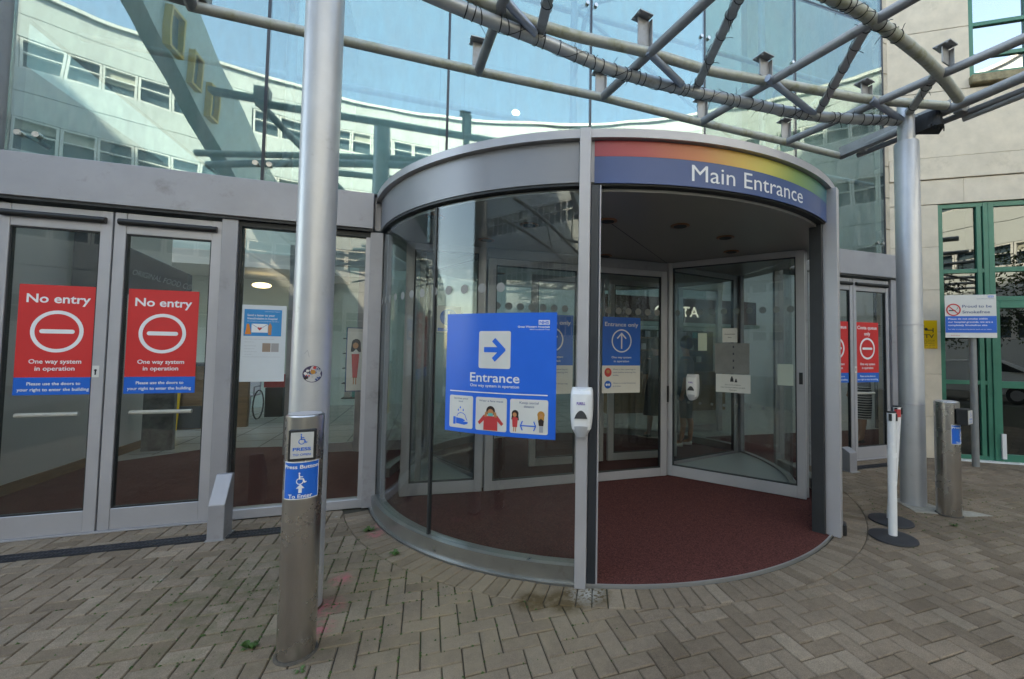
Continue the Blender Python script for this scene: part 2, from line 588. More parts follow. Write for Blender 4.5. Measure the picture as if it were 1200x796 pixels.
def brickmat():
    m = bpy.data.materials.new('concrete block paver')
    m.use_nodes = True
    t = m.node_tree
    b = t.nodes['Principled BSDF']
    b.inputs['Roughness'].default_value = .9
    b.inputs['Specular IOR Level'].default_value = .25
    at = nd(t, 'ShaderNodeAttribute', attribute_name='tint')
    ramp = nd(t, 'ShaderNodeValToRGB')
    e = ramp.color_ramp.elements
    e[0].position, e[0].color = 0., (.162, .120, .085, 1)
    e[1].position, e[1].color = 1., (.250, .196, .146, 1)
    e2 = ramp.color_ramp.elements.new(.5)
    e2.color = (.206, .156, .114, 1)
    t.links.new(at.outputs['Fac'], ramp.inputs[0])
    gm = nd(t, 'ShaderNodeNewGeometry')
    pos = gm.outputs['Position']
    col = ramp.outputs[0]
    def nz(scale, detail=6, rough=.6):
        n = nd(t, 'ShaderNodeTexNoise')
        n.inputs['Scale'].default_value = scale
        n.inputs['Detail'].default_value = detail
        n.inputs['Roughness'].default_value = rough
        t.links.new(pos, n.inputs['Vector'])
        return n.outputs['Fac']
    def mr(x, a, b_, c, d_):
        r = nd(t, 'ShaderNodeMapRange')
        for k, q in zip(('From Min', 'From Max', 'To Min', 'To Max'), (a, b_, c, d_)):
            r.inputs[k].default_value = q
        t.links.new(x, r.inputs[0])
        return r.outputs[0]
    def mul(a, b_):
        q = nd(t, 'ShaderNodeMath', operation='MULTIPLY')
        t.links.new(a, q.inputs[0])
        t.links.new(b_, q.inputs[1])
        return q.outputs[0]
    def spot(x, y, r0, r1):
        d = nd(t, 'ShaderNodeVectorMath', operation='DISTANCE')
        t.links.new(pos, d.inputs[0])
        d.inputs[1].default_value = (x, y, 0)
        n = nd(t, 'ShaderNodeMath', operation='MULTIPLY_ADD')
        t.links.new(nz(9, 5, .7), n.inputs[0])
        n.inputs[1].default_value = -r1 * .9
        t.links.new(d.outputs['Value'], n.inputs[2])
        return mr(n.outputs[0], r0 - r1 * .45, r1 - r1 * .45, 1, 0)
    def mix(col, fac, c, mode='MIX'):
        x = nd(t, 'ShaderNodeMix', data_type='RGBA', blend_type=mode)
        t.links.new(fac, x.inputs[0])
        t.links.new(col, x.inputs[6])
        x.inputs[7].default_value = (*c, 1)
        return x.outputs[2]
    def mulc(col, f):
        x = nd(t, 'ShaderNodeMix', data_type='RGBA', blend_type='MULTIPLY')
        x.inputs[0].default_value = 1
        t.links.new(col, x.inputs[6])
        t.links.new(f, x.inputs[7])
        return x.outputs[2]
    col = mulc(col, mr(nz(240, 3, .8), .3, .7, .60, 1.42))
    col = mulc(col, mr(nz(26, 6, .75), .3, .7, .84, 1.16))
    col = mulc(col, mr(nz(.9, 7, .62), .3, .7, .74, 1.22))
    # paler, warmer patch by the drum
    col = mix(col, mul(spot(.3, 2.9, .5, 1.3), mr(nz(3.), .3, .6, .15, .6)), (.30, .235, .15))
    # green algae under the canopy column
    col = mix(col, mul(spot(-1.0, 3.2, .1, 1.0), mr(nz(7, 8, .75), .45, .62, 0, .75)), (.085, .09, .038))
    col = mix(col, mul(spot(5.2, 2.9, .1, 1.5), mr(nz(7, 8, .75), .48, .68, 0, .6)), (.11, .10, .045))
    col = mix(col, mr(nz(2.4, 9, .75), .60, .72, 0, .5), (.10, .085, .045))
    # dark spill at the foot of the front post
    for x, y, r_ in ((.66, 2.62, .13), (.86, 2.57, .16), (1.06, 2.56, .13)):
        col = mix(col, mul(spot(x, y, r_ * .55, r_), mr(nz(16, 4, .6), .3, .5, .4, .85)), (.085, .055, .02))
    col = mix(col, mul(spot(1.02, 2.6, .02, .15), mr(nz(40, 4, .6), .42, .5, 0, .8)), (.42, .40, .36))
    # marker paint
    for x, y, r_ in ((-.53, 2.93, .13), (-.50, 3.24, .10), (-.36, 3.92, .10), (-.30, 4.1, .13), (-.52, 2.72, .10)):
        col = mix(col, mul(spot(x, y, r_ * .2, r_), mr(nz(22, 6, .7), .42, .58, 0, .75)), (.50, .13, .16))
    # chewing gum
    vor = nd(t, 'ShaderNodeTexVoronoi')
    vor.inputs['Scale'].default_value = 2.1
    t.links.new(pos, vor.inputs['Vector'])
    col = mix(col, mr(vor.outputs['Distance'], .022, .034, .8, 0), (.38, .36, .33))
    t.links.new(col, b.inputs['Base Color'])
    bp = nd(t, 'ShaderNodeBump')
    bp.inputs['Strength'].default_value = .8
    bp.inputs['Distance'].default_value = .004
    t.links.new(nz(170, 5, .75), bp.inputs['Height'])
    t.links.new(bp.outputs[0], b.inputs['Normal'])
    return m
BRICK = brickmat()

def clip(poly, n, d):            # keep p.n >= d
    out = []
    for i in range(len(poly)):
        a, b = poly[i], poly[(i + 1) % len(poly)]
        da, db = a[0] * n[0] + a[1] * n[1] - d, b[0] * n[0] + b[1] * n[1] - d
        if da >= 0: out.append(a)
        if (da >= 0) != (db >= 0):
            k = da / (da - db)
            out.append((a[0] + (b[0] - a[0]) * k, a[1] + (b[1] - a[1]) * k))
    return out
def area(p):
    return sum(p[i][0] * p[(i + 1) % len(p)][1] - p[(i + 1) % len(p)][0] * p[i][1] for i in range(len(p))) / 2

def inset(p, t):
    n = len(p)
    out = []
    for i in range(n):
        a, b, c = V(p[i - 1]).to_2d(), V(p[i]).to_2d(), V(p[(i + 1) % n]).to_2d()
        e1, e2 = (b - a), (c - b)
        if e1.length < 1e-5 or e2.length < 1e-5:
            return None
        e1.normalize(); e2.normalize()
        n1, n2 = V((-e1.y, e1.x)), V((-e2.y, e2.x))
        k = n1 + n2
        dn = 1 + n1.dot(n2)
        if dn < .25:
            return None
        out.append(tuple(b + k * (t / dn)))
    return out if area(out) > 1e-5 else None

cells = []
PX0, PY0, U = .024 + 1.0, 2.028, .1015
for i in range(-75, 90):
    for j in range(-42, 42):
        k = (i - j) % 4
        x, y = PX0 + i * U, PY0 + j * U
        if k == 0:
            q = (x, y, x + 2 * U, y + U)
        elif k == 3:
            q = (x, y, x + U, y + 2 * U)
        else:
            continue
        cells.append([(q[0], q[1]), (q[2], q[1]), (q[2], q[3]), (q[0], q[3])])
RO = 2.828
polys = []
for c in cells:
    mx_, my_ = sum(p[0] for p in c) / 4, sum(p[1] for p in c) / 4
    if my_ > 7.5 or my_ < -.5 or mx_ < -5.5:
        continue
    dx, dy = mx_ - DC[0], my_ - DC[1]
    L = hypot(dx, dy)
    if L < RO - .25 and my_ < 7:
        continue
    if L < RO + .25:
        n = (dx / L, dy / L)
        c = clip(c, n, DC[0] * n[0] + DC[1] * n[1] + RO - .001)
    if len(c) > 2:
        c = clip(c, (0, -1), -(YF - .045))
    if len(c) > 2:
        c = clip(c, (-WN.x, -WN.y), -(WD - .01))
    if len(c) > 2 and abs(area(c)) > .0003:
        polys.append(c)
# soldier course round the drum
nb = 176
for k in range(nb):
    a0, a1 = 2 * pi * k / nb, 2 * pi * (k + 1) / nb
    am = (a0 + a1) / 2
    if DC[1] + 2.7 * sin(am) > YF - .1 or not (DC[1] + 2.7 * sin(am) < YF - .05):
        continue
    polys.append([(DC[0] + r * cos(a), DC[1] + r * sin(a)) for r, a in ((2.612, a0), (RO, a0), (RO, a1), (2.612, a1))])

def cpx(p):
    d = V((p[0], p[1], -EYE))
    z = d.dot(cf)
    if z < .2:
        return None
    return 666.9 + 497.3 * d.dot(cr) / z, 388 - 497.3 * d.dot(cu) / z, z
ranked = []
for p in polys:
    if area(p) < 0:
        p = p[::-1]
    mx_, my_ = sum(q[0] for q in p) / len(p), sum(q[1] for q in p) / len(p)
    s_ = cpx((mx_, my_))
    sc_ = 0
    if s_ and -20 < s_[0] < 1220 and s_[1] < 815:
        pr_ = [cpx(q) for q in p]
        if all(pr_):
            sc_ = abs(area([(q[0], q[1]) for q in pr_]))
            if hypot(mx_ + .56, my_ - 2.55) < .1: sc_ = 0
    ranked.append((sc_, p, (mx_, my_)))
ranked.sort(key=lambda q: -q[0])

def brick_geo(p, z, rx, ry):
    n = len(p)
    cx_, cy_ = sum(q[0] for q in p) / n, sum(q[1] for q in p) / n
    shrink = lambda k: [(cx_ + (q[0] - cx_) * k, cy_ + (q[1] - cy_) * k) for q in p]
    a = inset(p, .0028)
    b = inset(p, .0078)
    if not a or not b:
        a, b = shrink(.90), shrink(.82)
    H = lambda q, dz: (q[0], q[1], z + dz + (q[0] - cx_) * rx + (q[1] - cy_) * ry)
    vs = [(q[0], q[1], -.02) for q in a] + [H(q, -.0052) for q in a] + [H(q, 0) for q in b]
    fs = []
    for i in range(n):
        j = (i + 1) % n
        fs.append((i, j, n + j, n + i))
        fs.append((n + i, n + j, 2 * n + j, 2 * n + i))
    fs.append(tuple(range(2 * n, 3 * n)))
    return vs, fs
def attr(me, vals):
    a_ = me.attributes.new('tint', 'FLOAT', 'FACE')
    a_.data.foreach_set('value', vals)
rest_v, rest_f, rest_t = [], [], []
cnt = 0
for sc_, p, (mx_, my_) in ranked:
    q = brick_geo(p, random.gauss(0, .0011) - .001, random.gauss(0, .008), random.gauss(0, .008))
    if not q:
        continue
    vs, fs = q
    tint = min(1, max(0, random.gauss(.5, .27)))
    if sc_ > 0 and cnt < 299:
        cnt += 1
        me = bpy.data.meshes.new('brick')
        me.from_pydata([(v[0] - mx_, v[1] - my_, v[2]) for v in vs], [], fs)
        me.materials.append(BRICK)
        attr(me, [tint] * len(fs))
        o = bpy.data.objects.new('brick', me)
        COL.objects.link(o)
        o.parent = pavement
        o.location = (mx_ - 2, my_ - 1, .011)
    else:
        n0 = len(rest_v)
        rest_v += vs
        rest_f += [tuple(i + n0 for i in f) for f in fs]
        rest_t += [tint] * len(fs)
me = bpy.data.meshes.new('paving_bricks')
me.from_pydata([(v[0] - 2, v[1] - 1, v[2] + .011) for v in rest_v], [], rest_f)
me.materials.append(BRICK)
attr(me, rest_t)
o = bpy.data.objects.new('paving_bricks', me)
COL.objects.link(o)
o.parent = pavement
o['kind'] = 'stuff'

# moss in the joints, one uncountable mass
mo = MB()
for k in range(1900):
    if random.random() < .75:
        x, y = random.gauss(-.45, .75), random.gauss(3.2, .6)
    else:
        x, y = random.gauss(5.2, 1.0), random.gauss(2.9, .5)
    L = hypot(x - DC[0], y - DC[1])
    if L < RO or y > 4.5 or y < 1.6: continue
    i, j = round((x - PX0) / U), round((y - PY0) / U)
    if random.random() < .5: x = PX0 + i * U
    else: y = PY0 + j * U
    r_ = random.uniform(.003, .009)
    h_ = random.uniform(.003, .009)
    n = 5
    a0 = random.random() * 6
    ring = [(x + r_ * random.uniform(.6, 1.6) * cos(a0 + 2 * pi * q / n), y + r_ * random.uniform(.6, 1.6) * sin(a0 + 2 * pi * q / n), -.004) for q in range(n)]
    mo.mesh(ring + [(x, y, h_ - .003)], [(q, (q + 1) % n, n) for q in range(n)])
mo.build('joint_moss', MOSS, label='moss and fine green growth in the joints of the block paving', cat='moss', kind='stuff')

# weeds
def weed(x, y, s, lab, n=16):
    s = s * .8
    mb = MB()
    for k in range(n):
        a = random.random() * 2 * pi
        L = s * random.uniform(.5, 1.)
        up_ = random.uniform(.4, 1.4)
        w = L * random.uniform(.14, .3)
        d = V((cos(a), sin(a), 0))
        sdv = V((-sin(a), cos(a), 0))
        b = V((x, y, -.003)) + d * random.random() * s * .2
        m_ = b + d * L * .5 + V((0, 0, L * up_ * .55))
        e_ = b + d * L + V((0, 0, L * up_ * .4))
        mb.mesh([b - sdv * w * .15, b + sdv * w * .15, m_ + sdv * w, m_ - sdv * w, e_], [(0, 1, 2, 3), (3, 2, 4)])
    mb.build('weed', LEAF, label=lab, cat='weed', group='small weeds in the paving joints', fix=False)
weed(-.83, 2.655, .06, 'bright green weed in the paving left of the near bollard foot', 22)
weed(-.535, 2.395, .04, 'small weed in the joint just in front of the near bollard')
weed(-.42, 4.0, .07, 'spreading weed in the joint beside the left end of the drum kerb', 26)
weed(-.19, 3.5, .055, 'dark weed between pavers left of the curved kerb', 20)
weed(4.6, 2.62, .05, 'weed by the foot of the far right column', 14)

# ------------------------------------------------------------------ main building with atrium
bld = thing('entrance_building', 'glazed atrium building with grey metal band above the doors', 'building', (2, 6, 0))
GY = 4.65
# band above the doors (two runs, butting the drum)
for x0, x1 in ((-9., -3.32), (-3.314, -.535), (4.70, 7.0)):
    bx('band_panel', (x0, YF - .09, 2.715), (x1, YF + .25, 3.068), ALU, bld, bevel=.004)
    bx('drip_edge', (x0, YF - .075, 2.69), (x1, YF + .2, 2.713), DARK, bld)
bx('band_panel', (-.531, YF + .0, 2.72), (4.696, YF + .25, 3.06), ALU, bld)
# posts between openings
for x0, x1 in ((-3.42, -3.262), (-1.775, -1.652), (-.560, -.440), (5.05, 5.17), (6.70, 6.83)):
    bx('post', (x0, YF - .06, 0), (x1, YF + .1, 2.689), ALU, bld, bevel=.004)
bx('wall_panel', (-9, YF - .02, 0), (-3.43, YF + .1, 2.689), ALU, bld)
# fixed window between doors and drum
bx('window_rail', (-1.651, YF - .035, 0.0), (-.561, YF + .06, .085), ALUL, bld, bevel=.004)
bx('window_rail', (-1.651, YF - .035, 2.64), (-.561, YF + .06, 2.688), DARK, bld)
bx('window_stile', (-1.651, YF - .03, .087), (-1.632, YF + .06, 2.638), DARK, bld)
bx('window_stile', (-.60, YF - .035, .087), (-.562, YF + .06, 2.638), ALUL, bld)
bx('window_pane', (-1.630, YF, .088), (-.602, YF + .008, 2.637), G_LOW, bld)
# upper glazing
JX = [-3.30, -1.515, .14, 1.78, 3.40, 4.95, 6.72]
tops = [3.09, 6.75, 9.8]
bx('edge_frame', (-3.46, GY - .09, 3.07), (-3.325, GY + .2, 9.8), ALU, bld, bevel=.004)
bx('glazing_sill', (-3.324, GY - .06, 3.07), (6.75, GY + .12, 3.085), DARK, bld)
for i in range(6):
    for k in range(2):
        gm_ = G_UP if i < 4 else G_UPR
        bx('glass_pane', (JX[i] + .012, GY, tops[k] + .012), (JX[i + 1] - .012, GY + .012, tops[k + 1] - .012), gm_, bld)
        if k == 0 and i:
            pass
for i in range(1, 6):
    bx('glazing_joint', (JX[i] - .013, GY - .004, 3.086), (JX[i] + .013, GY + .035, 9.8), DARKM, bld)
bx('glazing_joint', (-3.324, GY - .003, 6.738), (6.72, GY + .030, 6.762), DARKM, bld)
bx('glazing_joint', (6.708, GY - .004, 3.086), (6.735, GY + .05, 9.8), DARKM, bld)
# point fixings
def spider(x, z):
    mb = MB()
    for sx in (-1, 1):
        c = V((x + sx * .055, GY, z))
        mb.tube([c + V((0, -.022, 0)), c + V((0, .03, 0))], .024, 12)
        mb.tube([c + V((0, .03, 0)), V((x, GY + .1, z - .015))], .012, 8)
    mb.tube([(x, GY + .06, z - .015), (x, GY + .2, z - .02)], .02, 8)
    mb.build('glass_fixing', STEEL, bld, smooth=True)
for x in JX[:6]:
    for z in (3.26, 5.74):
        spider(x if x > -3.2 else -3.15, z)
spider(6.6, 3.27)
spider(6.6, 5.4)
# interior shell
bx('back_wall', (-14, 12.5, 0), (9.5, 12.8, 9.9), WALLG, bld)
bx('side_wall', (9.2, 4.95, 0), (9.5, 12.49, 9.9), WALLW, bld)
bx('roof_glass', (-14, GY, 9.95), (9.5, 12.8, 9.97), G_LOW, bld)
bx('floor_slab', (-14, 10.6, 3.2), (-2.0, 12.49, 3.5), WALLW, bld)
bx('upper_wall', (-2.2, 10.6, 3.5), (-2.0, 12.49, 9.9), WALLG, bld)
bx('upper_wall', (5.2, 5.9, 3.2), (9.19, 6.05, 9.9), mat('cream inner wall', (.52, .50, .42), .7, 0, .08, 1), bld)
bx('inner_wall', (-4.35, 4.73, 0), (-4.0, 8.6, 4.4), WALLW, bld)
bx('dado_rail', (-3.999, 4.73, .0), (-3.985, 8.6, .12), WOOD, bld)
bx('upper_side_wall', (-3.46, 4.9, 4.41), (-3.4, 12.4, 9.9), GREYR, bld)
# yellow framed windows in the inner side wall
# white trusses inside the atrium
def pipe(name, pts, r, m, par, n=12):
    return MB().tube(pts, r, n).build(name, m, par, smooth=True)
for x in (-1.5, 1.78, 4.95):
    pipe('truss_tube', [(x, 5.3, 3.1), (x, 5.3, 9.6)], .05, SILVER, bld)
    pipe('truss_tube', [(x, 4.85, 5.74), (x, 5.3, 5.2)], .03, SILVER, bld)
    pipe('truss_tube', [(x, 4.85, 3.27), (x, 5.3, 3.6)], .03, SILVER, bld)
for z in (4.55, 6.2, 7.9):
    pipe('truss_tube', [(-3.3, 5.36, z), (8.5, 5.36, z)], .04, SILVER, bld)
pipe('truss_tube', [(1.78, 5.3, 6.2), (4.95, 5.3, 7.9)], .03, SILVER, bld)
pipe('truss_tube', [(4.95, 5.3, 4.55), (1.78, 5.3, 6.2)], .03, SILVER, bld)
pipe('truss_tube', [(4.95, 5.3, 4.55), (8.0, 5.3, 7.9)], .03, SILVER, bld)
# lobby floor
fl = MB().box((-14, YF + .1, -.025), (9.5, 12.5, .004)).build('lobby_floor', TILE)
structure(fl)
def tile_lines():
    mb = MB()
    y = 7.4
    while y < 12.4:
        mb.box((-13.9, y, .0045), (9.1, y + .012, .0062))
        y += .6
    return mb.build('tile_joint', WALLD, None)
tj = MB()
y = 7.6
while y < 12.4:
    tj.box((-3.9, y, -.02), (4, y + .014, .0052))
    y += .6
x = -3.6
while x < 4:
    tj.box((x, 7.5, -.02), (x + .014, 12.4, .0052))
    x += .6
o = tj.build('tile_joint', WALLD, fl)
o['kind'] = 'stuff'
cm = MB()
cm.prism([(-3.98, YF + .12), (9.1, YF + .12), (9.1, 6.3), (3.9, 6.6), (1.6, 6.9), (-.9, 6.95), (-2.1, 7.6), (-3.05, 7.72), (-3.98, 7.05)], .0045, .012)
structure(cm.build('lobby_carpet', CARPET))

# tall ward block behind the atrium, it shades the forecourt
wb = thing('ward_block', 'tall ward block rising behind the glazed atrium', 'building', (4, 18, 0))
bx('wall', (-34, 12.9, 10.3), (45, 30, 30), GREYR, wb)
MB().mesh([(x_, y_, z_) for y_ in (12.95, 20) for x_, z_ in ((-34, 30.01), (-17.5, 30.01), (-34, 43))], [(0, 1, 2), (5, 4, 3), (0, 3, 4, 1), (1, 4, 5, 2), (2, 5, 3, 0)]).build('shadow_wedge', GREYR, wb)  # unseen wedge, added to throw a diagonal shadow on the curved building
bx('wall', (-34, 12.9, 0), (45, 30, 10.29), GREYR, wb)

# ------------------------------------------------------------------ sliding doors
def leaf(x0, x1, lab, side, group, lock=None, w=.078):
    t = thing('automatic_door', lab, 'door', ((x0 + x1) / 2, YF, 0), group)
    z0, z1 = .012, 2.665
    mb = MB()
    mb.box((x0, YF - .03, z0), (x0 + w, YF + .025, z1))
    mb.box((x1 - w, YF - .03, z0), (x1, YF + .025, z1))
    mb.box((x0 + w + .0005, YF - .027, z0), (x1 - w - .0005, YF + .022, .185))
    mb.box((x0 + w + .0005, YF - .027, 2.49), (x1 - w - .0005, YF + .022, z1))
    mb.build('door_frame', ALUL, t, bevel=.003)
    b_ = MB()
    for p, q in (((x0 + w, .186), (x0 + w + .01, 2.489)), ((x1 - w - .01, .186), (x1 - w, 2.489)), ((x0 + w + .0105, .186), (x1 - w - .0105, .196)), ((x0 + w + .0105, 2.479), (x1 - w - .0105, 2.489))):
        b_.box((p[0], YF - .02, p[1]), (q[0], YF + .018, q[1]))
    b_.build('gasket', DARK, t)
    bx('pane', (x0 + w + .0106, YF - .004, .1962), (x1 - w - .0106, YF + .004, 2.4788), G_LOW, t)
    MB().tube([(x0 + .035, YF - .045, 2.585), (x1 - .035, YF - .045, 2.585)], .026, 10).build('sensor_bar', BLACKP, t, smooth=True)
    h = MB()
    sx = x0 + .1 if side < 0 else x1 - .1
    h.tube([(x0 + .12, YF + .07, .96), (x1 - .2, YF + .07, .96)], .018, 8)
    h.build('push_bar', WHITEP, t, smooth=True)
    if lock:
        P = planar((lock, YF - .0305, 1.32), FX, FZ)
        board(P, -.022, -.048, .022, .048, .002).build('lock_plate', PAPER, t)
        Print(P, t, .0028).disc('keyhole', 0, .01, .009, BLK)
        Print(P, t, .0028).rect('keyhole', -.005, -.028, .005, .01, BLK)
    return t
gd = 'grey framed automatic doors with no entry notices'
leaf(-3.262, -2.548, 'grey framed glass door leaf at the far left edge with red notice', -1, gd, -2.60)
leaf(-2.535, -1.780, 'grey framed glass door leaf beside the fixed poster window', 1, gd)
leaf(5.29, 5.940, 'narrow glass door leaf half hidden by the revolving door post', -1, gd, None, .06)
leaf(5.948, 6.68, 'glass door leaf next to the stone wall at the right', 1, gd, 5.975, .058)
bx('door_threshold', (-3.42, YF - .05, .0), (-1.66, YF + .06, .011), ALUL, bld)
bx('door_threshold', (5.17, YF - .05, .0), (6.72, YF + .06, .011), ALUL, bld)

# knee height guard rails beside the doors
def guard(x0, x1, lab, pr_=((4.14, 0), (4.14, .278), (4.262, .49), (4.30, .49), (4.30, 0))):
    t = thing('door_guard', lab, 'guard rail', ((x0 + x1) / 2, 4.35, 0), 'grey metal door guards')
    mb = MB()
    vs = [(x0, y_, z_) for y_, z_ in pr_] + [(x1, y_, z_) for y_, z_ in pr_]
    mb.mesh(vs, [(0, 1, 2, 3, 4), (9, 8, 7, 6, 5)] + [(i, i + 5, (i + 1) % 5 + 5, (i + 1) % 5) for i in range(5)])
    mb.build('casing', ALU, t, bevel=.004)
    bx('foot_plate', (x0 - .01, 4.125, 0), (x1 + .01, 4.33, .006), ALUD, t)
guard(-1.612, -1.500, 'grey metal door guard on the paving beside the left doors')
guard(5.29, 5.42, 'grey metal door guard behind the right edge of the drum', ((4.16, 0), (4.16, .25), (4.26, .30), (4.30, .30), (4.30, 0)))

# drainage channels
def drain(x0, x1, y0, lab):
    t = thing('drainage_channel', lab, 'drain', ((x0 + x1) / 2, y0, 0), 'drainage channels before the doors')
    mb = MB()
    mb.box((x0, y0 - .062, -.02), (x1, y0 + .062, .0022))
    mb.build('channel_frame', DARKM, t)
    gr = MB()
    n = int((x1 - x0) / .024)
    for k in range(n):
        xx = x0 + k * .024
        for a, b in ((-.052, -.008), (.008, .052)):
            s_ = .012 if a < 0 else .0
            gr.box((xx + s_, y0 + a, .0026), (xx + s_ + .009, y0 + b, .0062))
    gr.box((x0, y0 - .006, .0027), (x1, y0 + .006, .007))
    gr.box((x0, y0 - .060, .0027), (x1, y0 - .053, .0072))
    gr.box((x0, y0 + .053, .0027), (x1, y0 + .060, .0072))
    o = gr.build('grating', mat('dark iron grating', (.045, .045, .055), .5, .4, .2, 20), t, fix=False)
    o['kind'] = 'stuff'
drain(-4.2, -.86, 4.225, 'dark slotted drain channel in the paving along the left doors')
drain(5.43, 6.72, 4.30, 'dark slotted drain channel in the paving before the right doors')

# ------------------------------------------------------------------ revolving door
rd = thing('revolving_door', 'large drum shaped revolving door with grey canopy and dark red matting', 'revolving door', (DC[0], DC[1], 0))
A_P, A_Q = -113.4, -60.2          # front and right jamb angles
A_L, A_R = -170.2, -9.8
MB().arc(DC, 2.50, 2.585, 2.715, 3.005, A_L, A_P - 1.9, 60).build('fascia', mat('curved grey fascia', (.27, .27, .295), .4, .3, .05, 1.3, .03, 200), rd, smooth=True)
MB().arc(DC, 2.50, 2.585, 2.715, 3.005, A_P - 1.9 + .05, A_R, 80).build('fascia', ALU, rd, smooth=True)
MB().arc(DC, 2.40, 2.63, 3.008, 3.068, A_L, A_R, 120).build('cap_rim', ALUL, rd, smooth=True)
MB().arc(DC, 2.42, 2.578, 2.695, 2.713, A_L, A_R, 120).build('shadow_gap', DARK, rd, smooth=True)
rf = MB()
rf.prism([(DC[0] + 2.41 * cos(radians(a)), DC[1] + 2.41 * sin(radians(a))) for a in range(0, 360, 4)], 2.98, 3.02)
rf.build('roof', ALUD, rd)
ce = MB()
ce.prism([(DC[0] + 2.52 * cos(radians(a)), DC[1] + 2.52 * sin(radians(a))) for a in range(0, 360, 3)], 2.672, 2.692)
ceil_ = ce.build('ceiling', ALUD, rd)
MB().obox((1.1, 3.0, 2.671), (3.6, 5.4, 2.671), .006, .002).build('ceiling_joint', DARK, ceil_)
COPR = mat('bronze downlight ring', (.30, .13, .06), .3, .7, .1, 10)
for x, y in ((1.447, 3.331), (2.107, 3.234), (2.733, 3.411), (3.186, 3.877), (1.969, 4.597), (.84, 3.697), (.548, 4.375), (.035, 3.749), (3.6, 5.8), (2.4, 6.4), (1.0, 6.3)):
    mb = MB()
    mb.lathe((x, y, 2.664), [(.078, 0), (.085, .003), (.085, .0075), (.05, .0076)], 28)
    mb.build('downlight_ring', COPR, ceil_, smooth=True)
    mb = MB()
    mb.lathe((x, y, 2.6615), [(.058, 0), (.058, .002)], 24)
    mb.build('downlight_lens', BLACKP, ceil_)
# matting and kerbs
mt = MB()
mt.prism([(DC[0] + (2.59 if -113 < (a - 360) < -61 else 2.48) * cos(radians(a)), DC[1] + (2.59 if -113 < (a - 360) < -61 else 2.48) * sin(radians(a))) for a in range(0, 360, 1)], -.01, .014)
mt.build('matting', CARPET, rd)
MB().arc(DC, 2.592, 2.604, -.01, .016, A_P, A_Q, 50).build('threshold_strip', ALUD, rd, smooth=True)
KERB = mat('satin steel kerb', (.36, .36, .35), .30, .8, .08, 5, .05, 200, dirt=((.2, .18, .15), .4, 9, .58))
for a0, a1 in ((A_L, A_P - 1.7), (A_Q + 1.7, A_R), (10, 67), (118, 170)):
    MB().arc(DC, 2.49, 2.592, .0, .118, a0, a1, 50).build('kick_kerb', KERB, rd, smooth=True)
    MB().arc(DC, 2.46, 2.612, -.01, .008, a0, a1, 50).build('kerb_lip', KERB, rd, smooth=True)
gls = [(A_L + 1.2, -142.6), (-142.2, A_P - 1.9), (A_Q + 1.9, -35.2), (-34.8, A_R - 1.2), (11, 38), (38.4, 66), (119, 145), (145.4, 169)]
for a0, a1 in gls:
    MB().arc(DC, 2.545, 2.555, .119, 2.671, a0, a1, 44).build('curved_pane', G_CUR, rd, smooth=True)
for a in (-142.4, -35., 38.2, 145.2):
    MB().arc(DC, 2.537, 2.563, .119, 2.671, a - .22, a + .22, 1).build('pane_joint', DARK, rd)
# jambs
def jamb(a, r0, r1, w, m, z1=2.671, z0=.0, nm='jamb', bev=.004):
    a = radians(a)
    d = V((cos(a), sin(a), 0))
    c = V((DC[0], DC[1], 0))
    p = c + d * (r0 + r1) / 2
    s_ = V((-sin(a), cos(a), 0))
    vs = []
    for z in (z0, z1):
        for i, j in ((-1, -1), (1, -1), (1, 1), (-1, 1)):
            vs.append(p + d * i * (r1 - r0) / 2 + s_ * j * w / 2 + V((0, 0, z)))
    mb = MB().mesh(vs, [(3, 2, 1, 0), (4, 5, 6, 7), (0, 1, 5, 4), (1, 2, 6, 5), (2, 3, 7, 6), (3, 0, 4, 7)])
    return mb.build(nm, m, rd, bevel=bev)
jamb(-114.25, 2.50, 2.645, .076, ALUL, 3.072)
jamb(-112.75, 2.47, 2.60, .058, DARKM, 2.690, nm='jamb_seal')
jamb(-111.95, 2.45, 2.60, .012, ALUL, 2.690, nm='jamb_trim')
jamb(A_Q - .3, 2.50, 2.67, .085, ALUL, 3.006)
jamb(A_Q - 1.7, 2.46, 2.56, .045, DARK, 2.690, nm='jamb_seal')
jamb(-55, 2.42, 2.47, .03, DARKM, 2.671, nm='jamb_seal')
jamb(A_L + .6, 2.47, 2.60, .05, DARKM, 2.69, nm='jamb_seal')
jamb(A_L + 5, 2.50, 2.54, .03, ALU, 2.671, nm='glazing_bar', z0=.119)
jamb(A_R - .6, 2.47, 2.60, .05, ALU, 2.69)
jamb(67.5, 2.47, 2.62, .08, ALU, 2.69)
jamb(117.5, 2.47, 2.62, .08, ALU, 2.69)
MB().obox((3.40, 2.83, .05), (3.46, 2.76, .05), .09, .1).build('floor_sensor', BLACKP, rd, bevel=.01)

